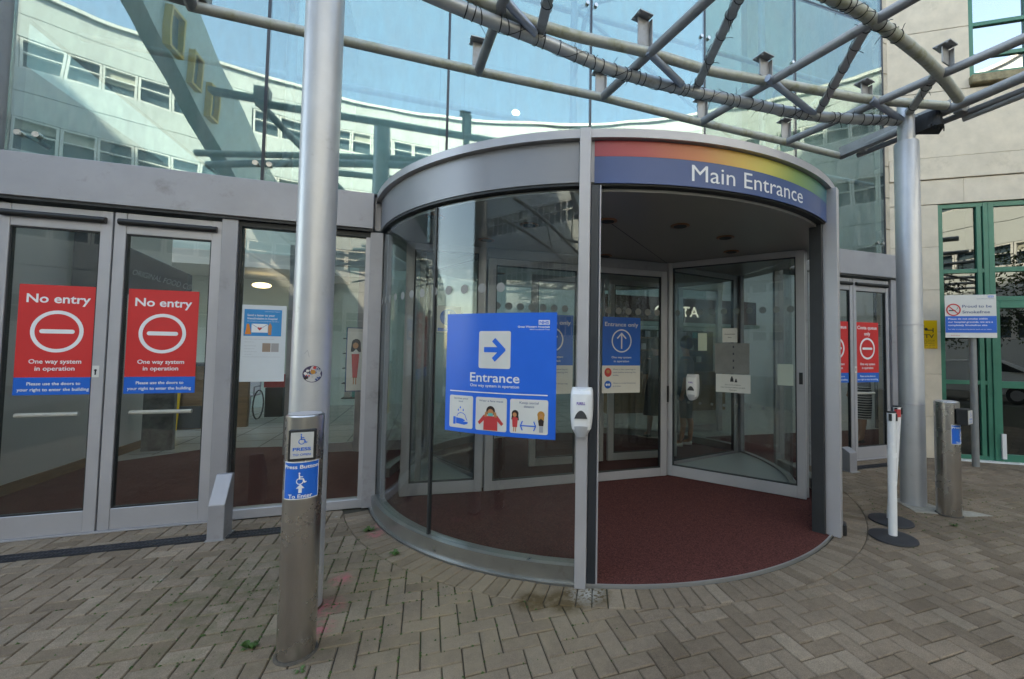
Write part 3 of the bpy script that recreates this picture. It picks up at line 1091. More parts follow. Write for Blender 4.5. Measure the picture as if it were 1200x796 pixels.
# inner rotor: showcases and centre doors
def screen(par, p0, p1, z0=.02, z1=2.665, w=.085, rail=.125, glassm=G_CUR, t=.05, top=.07):
    p0, p1 = V((*p0, 0)), V((*p1, 0))
    d = (p1 - p0).normalized()
    mb = MB()
    h = V((0, 0, 1))
    def seg(a, b, wd, th=t):
        mb.obox(a, b, th, wd, up=(0, 0, 1)) if abs((b - a).normalized().z) < .5 else None
    mb2 = MB()
    n = V((-d.y, d.x, 0))
    def pan(a, b, z_a, z_b, th):
        vs = []
        for z in (z_a, z_b):
            for q, s_ in ((a, -1), (b, -1), (b, 1), (a, 1)):
                vs.append(q + n * s_ * th / 2 + h * z)
        return vs
    F6 = [(3, 2, 1, 0), (4, 5, 6, 7), (0, 1, 5, 4), (1, 2, 6, 5), (2, 3, 7, 6), (3, 0, 4, 7)]
    fr = MB()
    fr.mesh(pan(p0, p0 + d * w, z0, z1, t), F6)
    fr.mesh(pan(p1 - d * w, p1, z0, z1, t), F6)
    fr.mesh(pan(p0 + d * (w + .0005), p1 - d * (w + .0005), z0, z0 + rail, t * .92), F6)
    fr.mesh(pan(p0 + d * (w + .0005), p1 - d * (w + .0005), z1 - top, z1, t * .92), F6)
    o = fr.build('screen_frame', ALUL, par, bevel=.003)
    gk = MB()
    gk.mesh(pan(p0 + d * (w + .0006), p0 + d * (w + .012), z0 + rail + .001, z1 - top - .001, t * .8), F6)
    gk.mesh(pan(p1 - d * (w + .012), p1 - d * (w + .0006), z0 + rail + .001, z1 - top - .001, t * .8), F6)
    gk.mesh(pan(p0 + d * (w + .013), p1 - d * (w + .013), z1 - top - .012, z1 - top - .001, t * .8), F6)
    gk.mesh(pan(p0 + d * (w + .013), p1 - d * (w + .013), z0 + rail + .001, z0 + rail + .01, t * .8), F6)
    gk.build('gasket', DARK, o)
    MB().mesh(pan(p0 + d * (w + .013), p1 - d * (w + .013), z0 + rail + .011, z1 - top - .013, .008), F6).build('pane', glassm, o)
    return o
CV = V((DC[0], DC[1]))
a_, b_, c_ = (2.87, 4.70), (3.83, 3.50), (4.31, 5.05)
# right showcase
screen(rd, a_, b_)
screen(rd, (2.93, 4.78), (4.27, 5.09), glassm=G_CUR)
sh = MB()
sh.prism([(2.96, 4.70), (3.84, 3.60), (4.12, 4.0), (4.27, 4.5), (4.29, 5.02)], .02, .128)
sh.build('showcase_base', PLATF, rd)
MB().arc(DC, 2.22, 2.25, .129, 2.66, -37, -2, 16).build('showcase_pane', G_CUR, rd, smooth=True)
MB().arc(DC, 2.205, 2.265, .02, .15, -41, -1, 16).build('showcase_rim', ALUD, rd, smooth=True)
for p in ((4.31, 5.05), (3.86, 3.56)):
    bx('showcase_post', (p[0] - .035, p[1] - .035, .02), (p[0] + .035, p[1] + .035, 2.664), ALU, rd, bevel=.004)
# left showcase
screen(rd, (-.23, 4.77), (.60, 4.705))
screen(rd, (.05, 6.02), (.62, 4.80))
sh = MB()
sh.prism([(.55, 4.74), (.06, 5.95), (-.16, 5.5), (-.25, 5.0), (-.24, 4.80)], .02, .128)
sh.build('showcase_base', PLATF, rd)
MB().arc(DC, 2.28, 2.31, .129, 2.66, 156, 187, 16).build('showcase_pane', G_CUR, rd, smooth=True)
MB().arc(DC, 2.265, 2.325, .02, .15, 155, 187.5, 16).build('showcase_rim', ALUD, rd, smooth=True)
for p in ((.02, 6.05), (-.20, 4.80), (-.06, 4.86)):
    bx('showcase_post', (p[0] - .03, p[1] - .03, .02), (p[0] + .03, p[1] + .03, 2.664), ALU, rd, bevel=.004)
# centre sliding leaves
screen(rd, (.62, 4.70), (1.735, 4.70), z1=2.55, rail=.10)
screen(rd, (1.80, 4.67), (2.845, 4.67), z1=2.55, rail=.10)
MB().box((.605, 4.655, 2.552), (2.86, 4.745, 2.662)).build('header', ALU, rd, bevel=.003)
# leaves in the far half
screen(rd, (1.30, 5.50), (2.35, 5.50), z1=2.55, rail=.10)
screen(rd, (2.42, 5.50), (3.50, 5.46), z1=2.55, rail=.10)
bx('lock_box', (2.848, 4.64, .92), (2.868, 4.66, 1.12), BLACKP, rd)
P_sc = planar((2.87, 4.70, 0), (b_[0] - a_[0], b_[1] - a_[1], 0), FZ)     # face of right showcase screen
sc_len = hypot(b_[0] - a_[0], b_[1] - a_[1])
board(P_sc, sc_len - .06, 1.22, sc_len - .025, 1.345, .03).build('latch', BLACKP, rd)

# manifestation dots along the glass
DOT = mat('frosted dot film', (.26, .26, .255), .5, 0, .05, 10)
def dots(P, x0, x1, z, step, r, par):
    mb = MB()
    x = x0
    while x < x1:
        n = 14
        mb.mesh([P(x + r * cos(2 * pi * k / n), z + r * sin(2 * pi * k / n), 0) for k in range(n)], [tuple(range(n))])
        x += step
    return mb.build('frosted_dots', DOT, par, fix=False)
Pin = planar((0, 4.695, 0), FX, FZ)
dots(planar((0, 4.694, 0), FX, FZ), .72, 1.64, 2.03, .132, .042, rd)
dots(planar((0, 4.664, 0), FX, FZ), 1.92, 2.75, 2.03, .132, .042, rd)
dots(planar((2.875, 4.707, -.0), (b_[0] - a_[0], b_[1] - a_[1], 0), FZ), .14, sc_len - .1, 2.03, .14, .038, rd)
dots(planar((2.875, 4.707, 0), (b_[0] - a_[0], b_[1] - a_[1], 0), FZ), .14, sc_len - .1, .93, .14, .018, rd)
dots(cylf(DC, 2.557, A_L, 0), .12, 1.9, 2.0, .16, .035, rd)

# ------------------------------------------------------------------ rainbow sign on the fascia
def rainbow():
    m = bpy.data.materials.new('rainbow print')
    m.use_nodes = True
    t = m.node_tree
    b = t.nodes['Principled BSDF']
    b.inputs['Roughness'].default_value = .35
    at = nd(t, 'ShaderNodeAttribute', attribute_name='u')
    r = nd(t, 'ShaderNodeValToRGB')
    cols = [(0, (.36, .035, .065)), (.15, (.44, .06, .06)), (.32, (.55, .18, .06)), (.47, (.64, .42, .08)), (.58, (.56, .50, .10)), (.72, (.20, .32, .10)), (.86, (.06, .20, .13)), (1, (.035, .16, .25))]
    e = r.color_ramp.elements
    e[0].position, e[0].color = cols[0][0], (*cols[0][1], 1)
    e[1].position, e[1].color = 1, (*cols[-1][1], 1)
    for p, c in cols[1:-1]:
        q = e.new(p)
        q.color = (*c, 1)
    t.links.new(at.outputs['Fac'], r.inputs[0])
    t.links.new(r.outputs[0], b.inputs['Base Color'])
    return m
ms = thing('main_entrance_sign', 'curved rainbow and navy sign lettered Main Entrance above the drum opening', 'sign', (2.3, 2.45, 2.7))
SR = 2.587
arcw = radians(52.2) * SR
PS = cylf(DC, SR, -112.9, 0)
board(PS, 0, 2.705, arcw, 3.004, .004, 60).build('sign_panel', NAVY, ms, smooth=True)
rb = MB()
N = 60
vs, fs = [], []
for i in range(N + 1):
    u_ = i / N
    vs += [PS(arcw * u_, 2.892 - .022 * u_ ** 2, .0052), PS(arcw * u_, 3.002, .0052)]
for i in range(N):
    fs.append((2 * i, 2 * i + 2, 2 * i + 3, 2 * i + 1))
rb.mesh(vs, fs)
o = rb.build('rainbow_band', rainbow(), ms, fix=False)
a = o.data.attributes.new('u', 'FLOAT', 'POINT')
a.data.foreach_set('value', [(k // 2) / N for k in range(2 * (N + 1))])
Print(PS, ms, .0065).text('Main Entrance', radians(27.3) * SR, 2.806, .122, WHT, w=radians(24.3) * SR)

# ------------------------------------------------------------------ notices
def ring_sign(P, t, cx_, cy_, r, m, w=.024, sy=1.07):
    Print(P, t, .0045).ring('ring', cx_, cy_, r - w, r, m, sy=sy)
def no_entry(xc, lab, grp, cafe=False, w=.49):
    t = thing('no_entry_sign', lab, 'sign', (xc, YF - .01, 1.13), grp)
    P = planar((xc, YF - .0315 if False else YF - .006, 0), FX, FZ)
    hw = w / 2
    board(P, -hw, 1.272, hw, 2.023, .003).build('red_panel', RED, t)
    board(P, -hw, 1.130, hw, 1.2715, .003).build('blue_panel', BLUE, t)
    p = Print(P, t, .0042)
    if cafe:
        p.text('Costa queue', 0, 1.945, .052, WHT, w=w * .86, bold=.02)
        p.text('only', 0, 1.855, .052, WHT, bold=.02)
        cy_ = 1.63; r = .155
    else:
        p.text('No entry', 0, 1.915, .072, WHT, w=w * .81, bold=.02)
        cy_ = 1.645; r = .165
    p.ring('ring', 0, cy_, r - .027, r, WHT, sy=1.04)
    p.rect('bar', -r * .66, cy_ - .017, r * .66, cy_ + .017, WHT, r=.016)
    p.text('One way system', 0, 1.402, .036, WHT, w=w * .66, bold=.016)
    p.text('in operation', 0, 1.345, .036, WHT, w=w * .50, bold=.016)
    p.text('Please use the doors to', 0, 1.222, .026, WHT, w=w * .67, bold=.016)
    p.text('your right to enter the building', 0, 1.174, .026, WHT, w=w * .90, bold=.016)
    return t
ng = 'red and blue one way system notices'
no_entry(-2.868, 'red No entry notice on the far left door leaf', ng)
no_entry(-2.180, 'red No entry notice on the door leaf beside the grey guard', ng)
no_entry(5.63, 'cafe queue notice half hidden behind the revolving door edge', ng, True, .46)
no_entry(6.245, 'red cafe queue only notice fully seen on the right door', ng, True, .465)

# blue entrance board on the curved glass
eb = thing('entrance_board', 'large bright blue Entrance board with white arrow on the curved glass', 'sign', (.47, 3.05, .93))
EW, EH = .905, .875
ER = 2.562
P = cylf(DC, ER, -128.55, .938)
hw = EW / 2
board(P, -hw, 0, hw, EH, .004, 24).build('board', BLUE2, eb, smooth=True)
p = Print(P, eb, .0052, nx=10)
p.rect('arrow_tile', -.145, .475, .115, .745, PAPER, r=.016)
p.up()
p.rect('arrow', -.10, .591, .02, .629, BLUE2)
pq = Print(P, eb, .0068)
pq.strokes('arrow_head', [[(-.012, .674), (.056, .610), (-.012, .546)], [(.0, .61), (.05, .61)]], .036, BLUE2)
p2 = Print(P, eb, .0056)
p2.text('Entrance', -.015, .412, .068, WHT, w=.405, bold=.012)
p2.text('One way system in operation', -.015, .352, .022, WHT, w=.40, bold=.012)
Print(P, eb, .0056, nx=12).rect('rule', -.405, .296, .395, .304, WHT)
Print(P, eb, .0056).rect('logo_box', .322, .790, .402, .822, WHT)
Print(P, eb, .0064).text('NHS', .362, .806, .022, BLUE2, w=.068, bold=.03)
p2.text('Great Western Hospitals', .285, .776, .014, WHT, w=.235, bold=.02)
p2.text('NHS Foundation Trust', .330, .757, .009, WHT, w=.145, bold=.01)
for x0, x1 in ((-.405, -.185), (-.160, .095), (.120, .400)):
    Print(P, eb, .0056, nx=6).rect('icon_tile', x0, .03, x1, .268, PAPER, r=.014)
q = Print(P, eb, .0066)
q.text('Sanitise your', -.295, .248, .013, NAVY, w=.135)
q.text('hands', -.295, .226, .013, NAVY)
q.text('Wear a face mask', -.032, .243, .014, NAVY, w=.20)
q.text('Keep social', .262, .245, .017, NAVY, w=.14)
q.text('distance', .262, .219, .017, NAVY)
# hand with drops
q.rect('hand_icon', -.365, .055, -.342, .11, BLUE2)
q.poly('hand_icon', [(-.338, .062), (-.26, .055), (-.23, .065), (-.228, .078), (-.27, .078), (-.25, .088), (-.28, .10), (-.338, .105)], BLUE2)
q.strokes('foam_icon', [[(-.33, .115), (-.32, .132), (-.30, .142), (-.275, .14), (-.255, .128), (-.245, .105), (-.235, .09)]], .005, BLUE2)
for x_, y_ in ((-.30, .178), (-.318, .158), (-.272, .160)):
    q.poly('drop_icon', [(x_, y_ + .014), (x_ - .007, y_), (x_, y_ - .007), (x_ + .007, y_)], BLUE2)
# masked woman
q = Print(P, eb, .0085)
q.poly('coat_icon', [(-.09, .035), (-.032, .035), (-.032, .135), (-.06, .135), (-.088, .128)], REDP)
q.poly('coat_icon', [(-.032, .035), (.025, .035), (.022, .128), (-.004, .135), (-.032, .135)], REDP)
q.strokes('sleeve_icon', [[(-.085, .12), (-.125, .085), (-.085, .13)], [(.02, .12), (.058, .085), (.018, .13)]], .022, REDP)
q.up().disc('hair_icon', -.032, .172, .036, HAIRP)
q.up().disc('face_icon', -.032, .160, .026, SKINP)
q.poly('hand_icon', [(-.085, .13), (-.075, .165), (-.06, .165), (-.062, .13)], SKINP)
q.poly('hand_icon', [(-.002, .13), (-.004, .165), (.012, .165), (.022, .13)], SKINP)
q.up().rect('mask_icon', -.052, .136, -.012, .158, TEALP, r=.006)
# two people keeping apart
q = Print(P, eb, .0066)
q.disc('hair_icon', .160, .165, .026, HAIRP)
q.poly('hair_icon', [(.137, .165), (.183, .165), (.19, .12), (.172, .12), (.165, .135), (.150, .12), (.132, .125)], HAIRP)
q.up().disc('face_icon', .157, .158, .015, SKINP)
q.poly('dress_icon', [(.142, .072), (.176, .072), (.182, .135), (.158, .143), (.138, .135)], REDP)
q.strokes('leg_icon', [[(.152, .07), (.150, .043)], [(.167, .07), (.165, .043)]], .007, SKINP)
q.disc('hair_icon', .350, .165, .026, BLONDE)
q.poly('hair_icon', [(.326, .17), (.374, .17), (.372, .128), (.328, .128)], BLONDE)
q.up().disc('face_icon', .350, .160, .013, SKINP)
q.poly('jacket_icon', [(.336, .09), (.368, .09), (.372, .125), (.350, .14), (.330, .125)], HAIRP)
q.poly('trouser_icon', [(.338, .045), (.366, .045), (.366, .09), (.338, .09)], GREYPR)
q.strokes('arrow_icon', [[(.205, .085), (.310, .085)]], .008, BLUE2)
q.strokes('arrow_icon', [[(.215, .115), (.202, .085), (.215, .055)], [(.300, .115), (.313, .085), (.300, .055)]], .008, BLUE2)

# entrance only notices on the inner leaves
def entrance_only(xc, lab, y):
    t = thing('entrance_only_sign', lab, 'sign', (xc, y, 1.05), 'blue Entrance only notices on the inner leaves')
    P = planar((xc, y, 0), FX, FZ)
    board(P, -.25, 1.372, .25, 1.953, .003).build('blue_panel', BLUE, t)
    board(P, -.25, 1.045, .25, 1.3715, .003).build('white_panel', PAPER, t)
    p = Print(P, t, .0042)
    p.text('Entrance only', 0, 1.868, .050, WHT, w=.44, bold=.008)
    p.ring('ring', 0, 1.668, .117, .132, WHT, sy=1.06)
    p.strokes('arrow', [[(0, 1.578), (0, 1.755)], [(-.055, 1.70), (0, 1.758), (.055, 1.70)]], .017, WHT)
    p.text('One way system', 0, 1.472, .026, WHT, w=.26, bold=.014)
    p.text('in operation', 0, 1.425, .026, WHT, w=.20, bold=.014)
    p.disc('round_icon', -.175, 1.29, .046, REDP, sy=1.15)
    p.disc('round_icon', -.175, 1.145, .046, BLUE)
    p.up().disc('mask_icon', -.175, 1.30, .022, SKINP)
    p.disc('people_icon', -.19, 1.145, .014, WHT)
    p.disc('people_icon', -.16, 1.145, .014, WHT)
    for s_, y_ in (('Wear a face covering or', 1.327), ('mask before entering the', 1.292), ('building', 1.257), ('Observe social distancing', 1.163), ('at all times', 1.128)):
        p.text(s_, -.11, y_, .017, NAVY, align='L', w=.30 if len(s_) > 12 else None)
entrance_only(2.222, 'blue Entrance only notice with up arrow right of the front jamb', 4.655)
entrance_only(1.362, 'blue Entrance only notice mostly hidden behind the blue board', 4.685)

# small round notice on the left showcase glass
rn = thing('round_arrow_notice', 'small white notice with a blue round arrow beside the blue board', 'sign', (.17, 4.7, 1.7))
Pn = planar((.18, 4.69, 0), FX, FZ)
board(Pn, -.09, 1.72, .16, 2.0, .003).build('notice_card', PAPER, rn)
q = Print(Pn, rn, .004)
q.disc('round_icon', .03, 1.88, .09, BLUE)
q.up().strokes('arrow', [[(.03, 1.82), (.03, 1.94)]], .02, WHT)
Print(Pn, rn, .004).rect('blue_strip', -.08, 1.73, .15, 1.765, BLUE)

# notices on the right showcase glass
def showcase_note(name, lab, x0, z0, x1, z1, m=PAPER, off=.012):
    Pq = lambda x, y, d=0.: P_sc(x, y, d + off)
    t = thing(name, lab, 'notice', tuple(Pq((x0 + x1) / 2, z0, 0)))
    board(Pq, x0, z0, x1, z1, .002).build('card', m, t)
    return t, Print(Pq, t, off * 0 + .0032)
t, q = showcase_note('blank_card', 'small blank pale card on the right showcase glass', .40, 1.565, .505, 1.775, mat('pale green card', (.55, .62, .52), .6, 0, .04, 5))
t, q = showcase_note('automatic_door_notice', 'small white Automatic Door notice above the grey panel', .685, 1.665, .85, 1.83)
q.text('Automatic', .767, 1.762, .016, BLK, w=.12, bold=.01)
q.text('door', .767, 1.725, .016, BLK, bold=.01)
t, q = showcase_note('grey_info_panel', 'translucent grey panel between two white notices on the showcase', .60, 1.302, .98, 1.655, mat('grey translucent film', (.20, .20, .20), .4, 0, .15, 6))
for k in range(4):
    q.rect('faint_mark', .80, 1.36 + k * .08, .815, 1.385 + k * .08, DARKM)
t, q = showcase_note('child_safety_notice', 'white notice with black figures of adult and child on showcase glass', .61, 1.085, .99, 1.295)
q.disc('figure_icon', .79, 1.262, .010, BLK)
q.poly('figure_icon', [(.77, 1.21), (.81, 1.21), (.805, 1.25), (.79, 1.256), (.775, 1.25)], BLK)
q.disc('figure_icon', .835, 1.238, .008, BLK)
q.poly('figure_icon', [(.82, 1.205), (.85, 1.205), (.846, 1.228), (.835, 1.232), (.824, 1.228)], BLK)
q.text('Do not let children', .80, 1.175, .014, BLK, w=.17)
q.text('enter the door without an adult', .80, 1.145, .014, BLK, w=.27)
q.text('Thank you', .80, 1.115, .014, BLK)
t, q = showcase_note('pale_card', 'pale blank card by the outer stile of the showcase', sc_len - .27, 1.20, sc_len - .115, 1.43, mat('pale grey green card', (.50, .56, .50), .6, 0, .04, 5))

# poster in the fixed window
pt = thing('letter_poster', 'white framed poster with blue heading and envelope in the fixed window', 'poster', (-1.43, YF, 1.2))
P = planar((-1.43, YF - .008, 0), FX, FZ)
board(P, -.178, 1.222, .172, 1.925, .005).build('backing_sheet', mat('pale laminate', (.60, .64, .68), .35, 0, .03, 5), pt)
q = Print(P, pt, .0062)
q.rect('blue_heading', -.16, 1.64, .135, 1.885, flat('sky blue print', (.01, .24, .56)))
q.up()
q.text('Send a letter to your', -.135, 1.832, .020, WHT, w=.215, align='L', bold=.012)
q.text('friend/relative in hospital', -.135, 1.802, .020, WHT, w=.235, align='L', bold=.012)
q.text('We will deliver it to them during their stay with us', -.135, 1.776, .008, WHT, w=.25, align='L')
q.text('Great Western Hospitals', .06, 1.868, .008, WHT, w=.12)
q.rect('envelope', -.10, 1.672, .028, 1.752, WHT)
q.poly('figure_icon', [(-.15, 1.655), (-.10, 1.655), (-.108, 1.70), (-.12, 1.75), (-.138, 1.75), (-.142, 1.70)], ORNG)
q.poly('figure_icon', [(.032, 1.65), (.056, 1.65), (.06, 1.73), (.045, 1.765), (.03, 1.73)], SKINP)
q.up()
q.strokes('envelope_fold', [[(-.10, 1.75), (-.036, 1.705), (.028, 1.75)]], .003, NAVY)
q.poly('heart', [(-.036, 1.69), (-.055, 1.712), (-.046, 1.722), (-.036, 1.715), (-.026, 1.722), (-.017, 1.712)], REDP)
q = Print(P, pt, .0062)
for k, s_ in enumerate(('Write a letter, note or card and we will print it and', 'deliver it for you', 'Include the full name', 'of the patient and', 'their ward, then email', 'it to the team.')):
    q.text(s_, -.15, 1.612 - k * .026 - (.01 if k > 1 else 0), .008, GREYPR, align='L')
q.rect('photo', -.01, 1.495, .055, 1.575, flat('brown photo print', (.30, .22, .17)))
q.rect('photo', .06, 1.495, .12, 1.575, flat('grey photo print', (.33, .32, .33)))
q.rect('paper_edge', -.16, 1.447, .135, 1.449, GREYPR)

# standing figure poster inside
sp = thing('figure_poster', 'tall white panel with drawn woman in red behind the window', 'poster', (-.69, 4.75, 1.1))
P = planar((-.69, 4.80, 0), FX, FZ)
board(P, -.085, 1.10, .075, 1.75, .01).build('panel', PAPER, sp)
Print(P, sp, .0115).strokes('border', [[(-.08, 1.745), (.07, 1.745)], [(-.081, 1.1), (-.081, 1.745)], [(-.08, 1.105), (.07, 1.105)]], .008, NAVY)
q = Print(P, sp, .0115)
q.disc('hair', .005, 1.585, .042, HAIRP, sy=1.15)
q.poly('hair', [(-.036, 1.585), (.046, 1.585), (.052, 1.50), (.03, 1.50), (.005, 1.53), (-.022, 1.50), (-.044, 1.505)], HAIRP)
q.up().disc('face', .0, 1.565, .026, SKINP, sy=1.2)
q.poly('dress', [(-.02, 1.24), (.022, 1.24), (.032, 1.40), (.036, 1.48), (-.034, 1.48), (-.03, 1.40)], REDP)
q.strokes('leg', [[(-.01, 1.24), (-.01, 1.175)], [(.012, 1.24), (.012, 1.175)]], .009, SKINP)

# ------------------------------------------------------------------ hand sanitiser dispensers
def dispenser(P, lab):
    t = thing('sanitiser_dispenser', lab, 'dispenser', tuple(P(0, 0, 0)), 'white wall mounted hand sanitiser dispensers')
    n = 24
    def outline(z_):      # half width of body at height fraction 0..1
        return .074 * (1 - .10 * abs(z_ * 2 - 1.15) ** 2.6) 
    mb = MB()
    rows = 14
    vs = []
    for i in range(rows + 1):
        f = i / rows
        z = .045 + f * .265
        hw_ = outline(f)
        if f > .93: hw_ *= .93
        dep = .092 + .012 * sin(f * pi)
        if f > .9: dep -= .03
        for k in range(13):
            a = pi * k / 12
            x = hw_ * cos(a)
            x = math.copysign(abs(cos(a)) ** .55, cos(a)) * hw_
            d = dep * (sin(a) ** .45)
            dip = .016 * max(0, 1 - (x / .045) ** 2) if i == rows else 0
            vs.append(P(-x, z - dip, d))
    fs = []
    for i in range(rows):
        for k in range(12):
            fs.append((i * 13 + k, i * 13 + k + 1, (i + 1) * 13 + k + 1, (i + 1) * 13 + k))
    fs.append(tuple(range(13))[::-1])
    fs.append(tuple(rows * 13 + k for k in range(13)))
    for i in range(rows):
        fs.append((i * 13, (i + 1) * 13, (i + 1) * 13 + 12, i * 13 + 12))
    mb.mesh(vs, fs).build('cover', WHITEP, t, smooth=True)
    # push spout
    mb = MB()
    vs = []
    for i in range(7):
        f = i / 6
        for k in range(13):
            a = pi * k / 12
            hw_ = .058 * (.55 + .45 * sin(f * pi / 2 + .35)) if f < 1 else .058
            x = hw_ * cos(a)
            top_ = .052 + .02 * sin(a)
            z = .0 + f * top_ - (.0 if f else 0) + .012 * (1 - sin(a)) * (1 - f)
            vs.append(P(-x, z, .108 * sin(a) ** .5 * (.82 + .2 * f)))
    fs = []
    for i in range(6):
        for k in range(12):
            fs.append((i * 13 + k, i * 13 + k + 1, (i + 1) * 13 + k + 1, (i + 1) * 13 + k))
    fs.append(tuple(range(13))[::-1])
    fs.append(tuple(6 * 13 + k for k in range(13)))
    mb.mesh(vs, fs).build('push_bar', GREYP, t, smooth=True)
    q = Print(P, t, .1055)
    arch = [(-.042, .118), (.042, .118)] + [(.042 - .084 * k / 10, .118 + .052 * sin(pi * k / 10) ** .7) for k in range(1, 10)]
    q.poly('sight_window', arch, mat('smoked window', (.06, .06, .065), .25, 0, .1, 9) if 'smoked window' not in bpy.data.materials else bpy.data.materials['smoked window'])
    q.up().text('PURELL', .0, .215, .018, flat('violet print', (.10, .03, .32)), w=.055, bold=.03, name='logo')
    board(P, -.05, .02, .05, .30, .006).build('back_plate', GREYP, t)
    return t
pf = radians(-114.25)
nrm = V((cos(pf), sin(pf), 0))
o_ = V((DC[0], DC[1], 0)) + nrm * 2.646
P = planar((o_.x, o_.y, 1.0), (-nrm.y, nrm.x, 0), FZ)
dispenser(P, 'white hand sanitiser dispenser on the front jamb of the drum')
o2 = P_sc(.345, 1.0, .02)
sx = V((b_[0] - a_[0], b_[1] - a_[1], 0)).normalized()
dispenser(planar(o2 + V((0, 0, -.03)), sx, FZ), 'white hand sanitiser dispenser on the right showcase glass')

# ------------------------------------------------------------------ canopy columns
def rings(mb, c, r, zs):
    for z in zs:
        mb.lathe((c[0], c[1], z), [(r, 0), (r + .003, .004), (r + .003, .012), (r, .016)], 32)
LC = (-.668, 2.965)
t = thing('canopy_column', 'thick silver steel canopy column behind the near bollard', 'column', (*LC, 0), 'silver canopy columns')
MB().lathe((*LC, 0), [(.107, 0), (.107, 4.6)], 48).build('shaft', SILVER, t, smooth=True)
MB().lathe((*LC, 0), [(.114, 0), (.111, .01)], 40).build('base_collar', mat('rusty foot', (.12, .07, .05), .9, 0, .4, 30), t)
fs_ = cylf(LC, .1075, -73, 1.392)
q = Print(fs_, t, .001)
q.disc('round_sticker', 0, 0, .052, flat('dark violet sticker', (.05, .035, .09)), sy=.95)
q.up()
for k in range(26):
    a, r_ = random.random() * 6.28, random.random() ** .6 * .05
    cm_ = random.choice([flat('a', (.5, .48, .5)) if 'sticker pale' not in bpy.data.materials else bpy.data.materials['sticker pale'], REDP, HAIRP, GREYPR, PAPER, NAVY])
    q.disc('sticker_print', r_ * cos(a), r_ * sin(a), random.uniform(.004, .01), cm_, n=7)
q.up().disc('sticker_print', .002, .012, .013, BLONDE, n=12)
Print(fs_, t, .001).strokes('scratch', [[(-.045, .12), (-.03, .14), (-.02, .1)], [(-.1, -.135), (.02, -.13)]], .003, GREYPR)
RC = (4.87, 3.13)
t = thing('canopy_column', 'silver steel canopy column by the stone wall at the right', 'column', (*RC, 0), 'silver canopy columns')
mb = MB().lathe((*RC, 0), [(.112, 0), (.112, 3.83), (.106, 3.845)], 48)
mb.build('shaft', SILVER, t, smooth=True)
MB().lathe((*RC, 3.846), [(.078, 0), (.078, .42), (.07, .435)], 40).build('spigot', SILVER, t, smooth=True)
mb = MB()
for z in (1.03, 1.86):
    mb.lathe((*RC, z), [(.1125, 0), (.1145, .002), (.1145, .010), (.1125, .012)], 40)
mb.build('seam_band', ALUL, t, smooth=True)
mb = MB()
mb.prism([(4.62, 2.95), (5.0, 2.72), (5.25, 2.66), (5.18, 2.80), (4.99, 2.93), (5.02, 3.25), (4.8, 3.3)], -.01, .004)
mb.build('mortar_patch', mat('pale mortar', (.34, .32, .28), .95, 0, .2, 20, .5, 90), t)

# ------------------------------------------------------------------ canopy frame
cv = thing('canopy_frame', 'open steel tube canopy frame with black cable ties above the entrance', 'canopy', (2, 2.5, 4.0))
def spline(pts, n=8):
    out = []
    P_ = [V(p) for p in pts]
    for i in range(len(P_) - 1):
        p0, p1, p2, p3 = P_[max(i - 1, 0)], P_[i], P_[i + 1], P_[min(i + 2, len(P_) - 1)]
        for k in range(n):
            u_ = k / n
            out.append(.5 * ((2 * p1) + (p2 - p0) * u_ + (2 * p0 - 5 * p1 + 4 * p2 - p3) * u_ * u_ + (3 * p1 - p0 - 3 * p2 + p3) * u_ ** 3))
    out.append(P_[-1])
    return out
zc, zb = 4.09, 4.18
Cpts = spline([(-3.0, 2.1, zc), (-1.2, 2.8, zc), (-.042, 3.125, zc), (.866, 3.3, zc), (1.544, 3.434, zc), (2.28, 3.465, zc), (3.07, 3.438, zc), (3.925, 3.38, zc), (4.80, 3.15, zc)])
pipe('curved_chord', Cpts, .052, TUBE, cv, 18)
Bpts = spline([(-3.1, 2.2, zb + .02), (-1.2, 2.75, zb + .02), (.2, 3.15, zb + .02), (.94, 3.28, zb + .02), (1.78, 3.26, zb + .02), (2.46, 3.28, zb + .02), (3.12, 3.22, zb + .02), (3.7, 3.17, zb + .02), (4.34, 3.1, zb + .02), (5.16, 2.92, zb + .02)])
pipe('curved_beam', Bpts, .045, TUBEG, cv, 16)
pipe('end_beam', [(-1.83, 3.96, zb), (.4, 4.0, zb), (1.66, 3.985, zb), (2.91, 4.05, zb), (4.18, 4.08, zb), (5.15, 4.125, zb)], .042, TUBEG, cv, 16)
Dpts = spline([(-1.6, 2.15, zb), (.2, 2.28, zb), (1.4, 2.27, zb), (2.69, 2.26, zb), (3.28, 2.32, zb), (4.01, 2.46, zb), (4.55, 2.60, zb), (5.10, 2.77, zb)])
pipe('curved_chord', Dpts, .047, TUBEG, cv, 18)
raf = [((-1.80, 3.96), (-1.55, 2.2)), ((.388, 4.02), (.475, 3.1)), ((1.655, 4.0), (1.93, 2.5)), ((2.91, 4.06), (3.336, 2.02)), ((4.18, 4.08), (4.609, 2.045)), ((5.15, 4.126), (5.254, 2.339))]
for i, (a, b) in enumerate(raf):
    a, b = V((*a, zb + .0)), V((*b, zb + .0))
    k = (-11 - a.y) / (b.y - a.y)
    e_ = a + (b - a) * k
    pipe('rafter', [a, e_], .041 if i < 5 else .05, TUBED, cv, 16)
for y_ in (.55, -1.2, -3.0, -4.8, -6.6, -8.4, -10.2):
    pipe('cross_beam', spline([(-2.0, y_ - .6, zb + .03), (1.0, y_, zb + .03), (3.6, y_, zb + .03), (7.2, y_ - .6, zb + .03)]), .05, TUBE, cv, 14)
